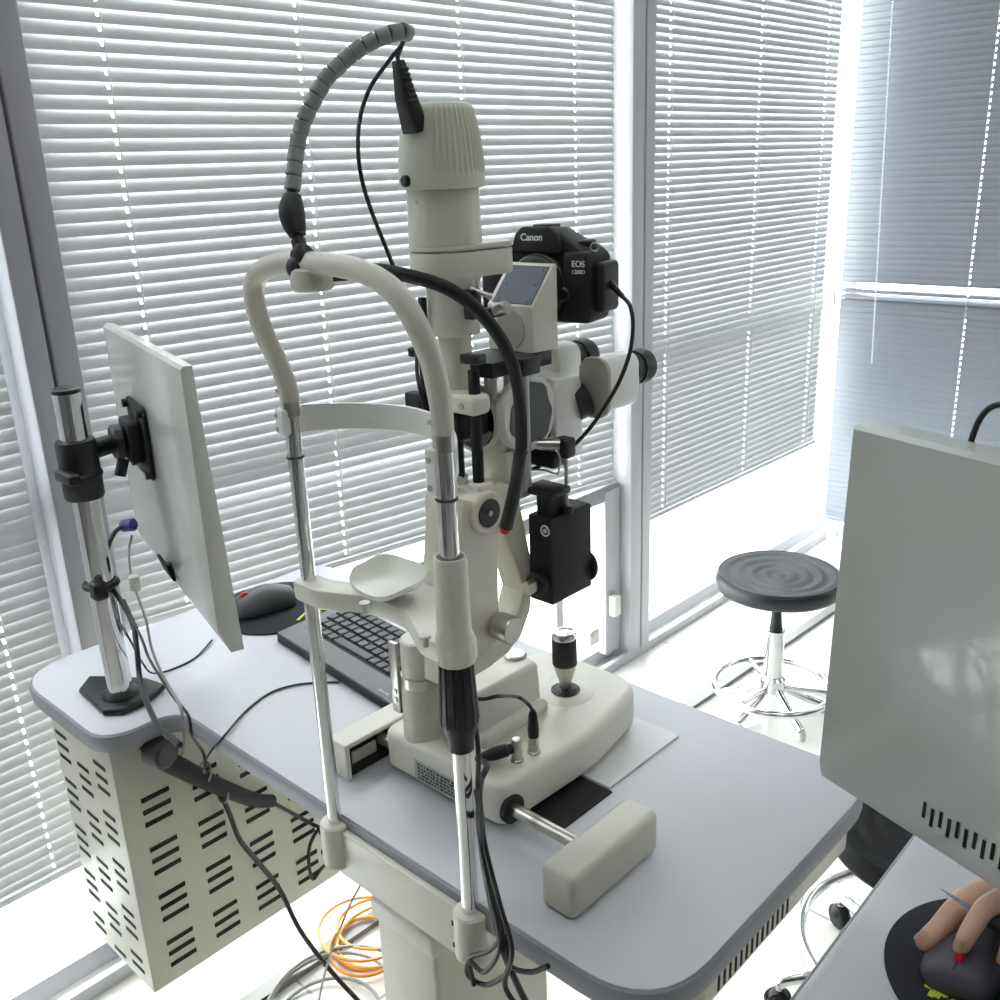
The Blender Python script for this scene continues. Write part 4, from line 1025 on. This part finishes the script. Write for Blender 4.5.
# ================================================================== SECOND TABLE, MONITOR, HAND
Z2 = .81
t = thing('side_table', 'second grey table at the right, under the hand and mouse', 'table', (.10, 1.0, 0))
o_ = rpoly([(-.262, .36), (.50, .36), (.50, 1.22), (-.278, 1.22)], .02)
G().prism([(x, y, Z2-.024) for x, y in o_], (0, 0, .024), bev=.0015).build('tabletop', 'tabletop', t)
R = [[V((x, y, Z2+z)) for x, y in offs(o_, d)] for d, z in [(.0002, -.001), (.003, -.003), (.004, -.008), (.004, -.02), (.002, -.025), (-.01, -.025)]]
G().rings(R, cap=False).build('edge_band', 'edge', t)
G().box(.10, .22, .84, .96, .05, Z2-.024, bev=.008).build('column', 'cream2', t)
G().box(-.08, .42, .80, 1.0, 0, .05, bev=.015).build('foot', 'cream2', t)

BL = dpt((817, 776), .92); TLd = dpt((853, 424), .92)
h2 = V((math.cos(math.radians(162.7)), math.sin(math.radians(162.7)), 0)); W2 = .52
hgt = .345
rd = TLd-CAM; TLd = CAM+rd*((BL-CAM).dot(h2)/rd.dot(h2)); upv = (TLd-BL); print('tilt', upv); hgt = upv.length; upn = upv.normalized()
BR = BL-h2*W2; TR = BR+upn*hgt
t, P, w, h, right, up, nrm = monitor('computer_monitor', 'large glossy shade-greyed white monitor at the right edge, seen from behind', TR, BR, BL+upn*hgt, BL, 'mon_shaded', .030, vents=True)
# vents on the lower chamfer
g = G(); 
p0 = BL; 
def ch_pt(a, s, c):   # a along the width, s 0..1 up the chamfer
    A1 = P(a, 0, -.030*.55); B1 = P(a, .035, 0); d1 = (B1-A1).normalized(); n1 = right.cross(d1); 
    if n1.dot(nrm) < 0: n1 = -n1
    return A1.lerp(B1, s)+n1*c
wd = w
for i in range(26):
    # vents start a short way in from the left end
    a = .088+i*.0092
    if right.dot(h2) > 0: a = w-a
    a2 = a+.0034 if right.dot(h2) < 0 else a-.0034
    q = [P(a, .006 if i % 2 else .009, 0), ]
    z0 = .012 if i % 2 else .014; z1 = .034
    def shell(a, b_): 
        return ch_pt(a, b_/.035, .0004) 
    g.quad([shell(a, z0), shell(a2, z0), shell(a2, z1), shell(a, z1)])
g.build('vent_slots', 'cabd', t) if False else g.bm.free()
g = G()
for i in range(26):
    a = .112+i*.0078; a = w-a if right.dot(h2) > 0 else a; sg = -1 if right.dot(h2) > 0 else 1
    b0 = .021 if i % 2 else .025; b1 = .040 if i % 2 == 0 else .038
    g.prism([P(a, b0, .0002), P(a+sg*.0030, b0, .0002), P(a+sg*.0030, b1, .0002), P(a, b1, .0002)], nrm*.0004)
g.build('vent_slots', 'cabd', t)
# monitor stand (hidden behind the screen, carries it)
sb = BR.lerp(BL, .20)-nrm*.05
G().box(sb.x-.02, sb.x+.02, sb.y-.01, sb.y+.01, Z2+.01, sb.z+.15, bev=.004).box(sb.x-.07, sb.x+.07, sb.y-.005, sb.y+.10, Z2+.0005, Z2+.012, bev=.004).build('monitor_stand', 'grey', t)
G().tube([P(.082, h-.03, -.032), P(.087, h+.018, -.040), P(.105, h+.031, -.045), P(.135, h+.026, -.048), P(.175, h-.005, -.045), P(.188, h-.05, -.032)], .0025, n=8).build('signal_cable', 'cable', t)

pc2 = V((-.138, .722, 0))
mk = [tuple(W(a, z=Z2+.004)-pc2)[:2]+tuple(W(b_, z=Z2+.004)-pc2)[:2] for a, b_ in (((925, 984), (934, 989)), ((934, 989), (930, 996)), ((936, 997), (942, 991)), ((942, 991), (946, 997)), ((944, 1003), (956, 1001)))]
pad('round black mouse pad under the hand on the right table', (-.138, .722, Z2+.0004), .100, .098, 0, mk)
wf_, wl_ = W((950, 984), z=Z2+.016), W((964, 962), z=Z2+.016)
md = (wf_-wl_).normalized()
mcn = wf_-md*.050
mouse('dark mouse with red wheel under the hand on the right table', (mcn.x, mcn.y, Z2+.0035), math.degrees(math.atan2(md.y, md.x)), mt='purple', dims=(.102, .058, .031), blunt=True)

# ---- the hand (thumb and four fingers) with wrist and forearm in a white sleeve
t = thing('person', 'person whose left hand rests on the right mouse, holding a pen', 'person', (-.05, .80, Z2))
ZS = Z2+.0035
tip_i = W((957, 950), z=ZS+.036)
J = {}
def limb(name, pts, rad, n=18, k=6, flat=1.):
    P = [V(p) for p in pts]
    return P, rad
# joints in world space
thumb = [W((917, 947), z=ZS+.020), W((924, 942), z=ZS+.023), W((938, 931), z=ZS+.030), W((956, 910), z=ZS+.041), W((980, 895), z=ZS+.040)]
index = [W((959, 952), z=ZS+.037), W((962, 946), z=ZS+.040), W((969, 932), z=ZS+.052), W((984, 908), z=ZS+.066), W((1016, 893), z=ZS+.058)]
dirf = (index[0]-index[-1]); side = V((.80, .42, 0)).normalized()*.022
middle = [p+side*1.6+V((-.002, -.006, -.002)) for p in index]
ring = [p+side*2.5+V((0, .004, -.010)) for p in index]
little = [p+side*3.3+V((0, .018, -.018)) for p in index]
wrist = (thumb[-1]+little[-1])/2+V((.012, .055, .0)); wrist.z = ZS+.036
elbow = wrist+V((.10, .22, .06))
bm = bmesh.new(); rv = []; vs = []
def av(p, r): v = bm.verts.new(p); vs.append((v, r)); return v
wv = av(wrist, .027); pal = av((wrist*.4+(middle[-1]+ring[-1])*.3), .026); bm.edges.new((wv, pal))
fa = av(wrist.lerp(elbow, .35), .030); fb = av(elbow, .042); bm.edges.new((wv, fa)); bm.edges.new((fa, fb))
def chain(js, rs, root_r, anchor):
    prev = anchor
    for p, r in zip(js[::-1], rs[::-1]):
        v = av(p, r); bm.edges.new((prev, v)); prev = v
chain(index, [.0045, .0072, .0078, .0088, .0115], .012, pal)
chain(middle, [.0045, .0072, .0078, .0088, .0115], .012, pal)
chain(ring, [.0043, .0070, .0075, .0085, .0110], .012, pal)
chain(little, [.0040, .0062, .0066, .0075, .0100], .011, pal)
chain(thumb, [.0055, .0086, .0096, .0108, .0150], .015, wv)
me = bpy.data.meshes.new('body'); bm.verts.index_update()
rad = [r for v, r in vs]
off = V(t['_o'])
for v in bm.verts: v.co -= off
bm.to_mesh(me); bm.free()
ob = bpy.data.objects.new('body', me); COL.objects.link(ob); ob.parent = t
sk = ob.modifiers.new('skin', 'SKIN'); sk.use_smooth_shade = True; sk.branch_smoothing = .6
lay = me.skin_vertices[0].data
for i, r in enumerate(rad): lay[i].radius = (r, r)
lay[0].use_root = True
ss = ob.modifiers.new('sub', 'SUBSURF'); ss.levels = 2; ss.render_levels = 2
me.materials.append(M['skin'])
dg = bpy.context.evaluated_depsgraph_get()
me2 = bpy.data.meshes.new_from_object(ob.evaluated_get(dg)); me2.name = 'body'
ob.modifiers.clear(); ob.data = me2
if not me2.materials: me2.materials.append(M['skin'])
for p in me2.polygons: p.use_smooth = True
# nails
def nail(tip, prev, r, w_, l_, upd):
    d = (tip-prev).normalized(); upd = V(upd); upd = (upd-d*upd.dot(d)).normalized(); s_ = d.cross(upd)
    g = G(); A = []
    for i in range(7):
        row = []
        for j in range(7):
            a = (j/6-.5)*1.7; uu = (i/6)
            ww = w_*(1-.25*abs(2*uu-1)**3)
            row.append(g.bm.verts.new(tip-d*(l_*(1-uu)-.0030)+s_*(ww*math.sin(a)/math.sin(.85)*.5)+upd*(r*.93*math.cos(a*.95)+.0006-.0010*(uu**2))))
        A.append(row)
    for i in range(6):
        for j in range(6): g.bm.faces.new((A[i][j], A[i+1][j], A[i+1][j+1], A[i][j+1]))
    bmesh.ops.solidify(g.bm, geom=g.bm.faces[:], thickness=.0006)
    return g
hand_kids = t
def inroot(g, name, m): return g.build(name, m, t)
for fg, r_, w_, l_, u_ in ((index, .0070, .0090, .0100, (-.2, -.45, .9)), (middle, .0070, .0090, .0100, (-.2, -.45, .9)), (ring, .0068, .0088, .0096, (-.2, -.45, .9)), (little, .0060, .0074, .0085, (-.2, -.45, .9)), (thumb, .0084, .0108, .0115, (-.45, -.35, .8))):
    inroot(nail(fg[1].lerp(fg[0], .35), fg[2], r_, w_, l_, u_), 'nail', 'nail')
inroot(G().tube([wrist.lerp(elbow, .22), wrist.lerp(elbow, .6), elbow+(elbow-wrist)*.1], lambda u: .040+.012*u, n=24), 'sleeve', 'sleeve')
# pen held between thumb and index
pa, pb = W((941, 889), z=ZS+.068), W((976, 912), z=ZS+.060)
pd_ = (pb-pa).normalized()
t = thing('pen', 'slim translucent pen held between the thumb and forefinger', 'pen', tuple(pa))
G().lathe(pa, pd_, [(.0004, 0), (.0014, .012), (.0035, .034), (.0038, .036)], n=18).build('pen_tip', 'pen', t)
G().lathe(pa+pd_*.036, pd_, [(.0043, 0), (.0046, .002), (.0046, .02), (.0043, .100)], n=18).build('pen_barrel', 'black', t)

# ================================================================== LIGHT
w = bpy.data.worlds.new('sky'); SC.world = w; w.use_nodes = True
bg = w.node_tree.nodes['Background']; bg.inputs['Color'].default_value = (.985, .99, 1, 1); bg.inputs['Strength'].default_value = WS
def area(name, loc, sx, sy, power, col=(1, 1, 1), rot=(0, 0, 0)):
    l = bpy.data.lights.new(name, 'AREA'); l.shape = 'RECTANGLE'; l.size = sx; l.size_y = sy; l.energy = power; l.color = col
    o = bpy.data.objects.new(name, l); COL.objects.link(o); o.location = loc; o.rotation_euler = rot; return o
for (x, y) in ((-.6, 1.9), (-.6, .2), (1.2, 1.9), (1.2, .2)):
    area('fill_light', (x, y, H-.02), .6, .6, CE)

SC.view_settings.view_transform = 'Standard'; SC.view_settings.look = 'None'
SC.view_settings.exposure = 0.32; SC.view_settings.gamma = 1.0; SC.view_settings.use_curve_mapping = False
for o in bpy.data.objects:
    if '_o' in o: del o['_o']
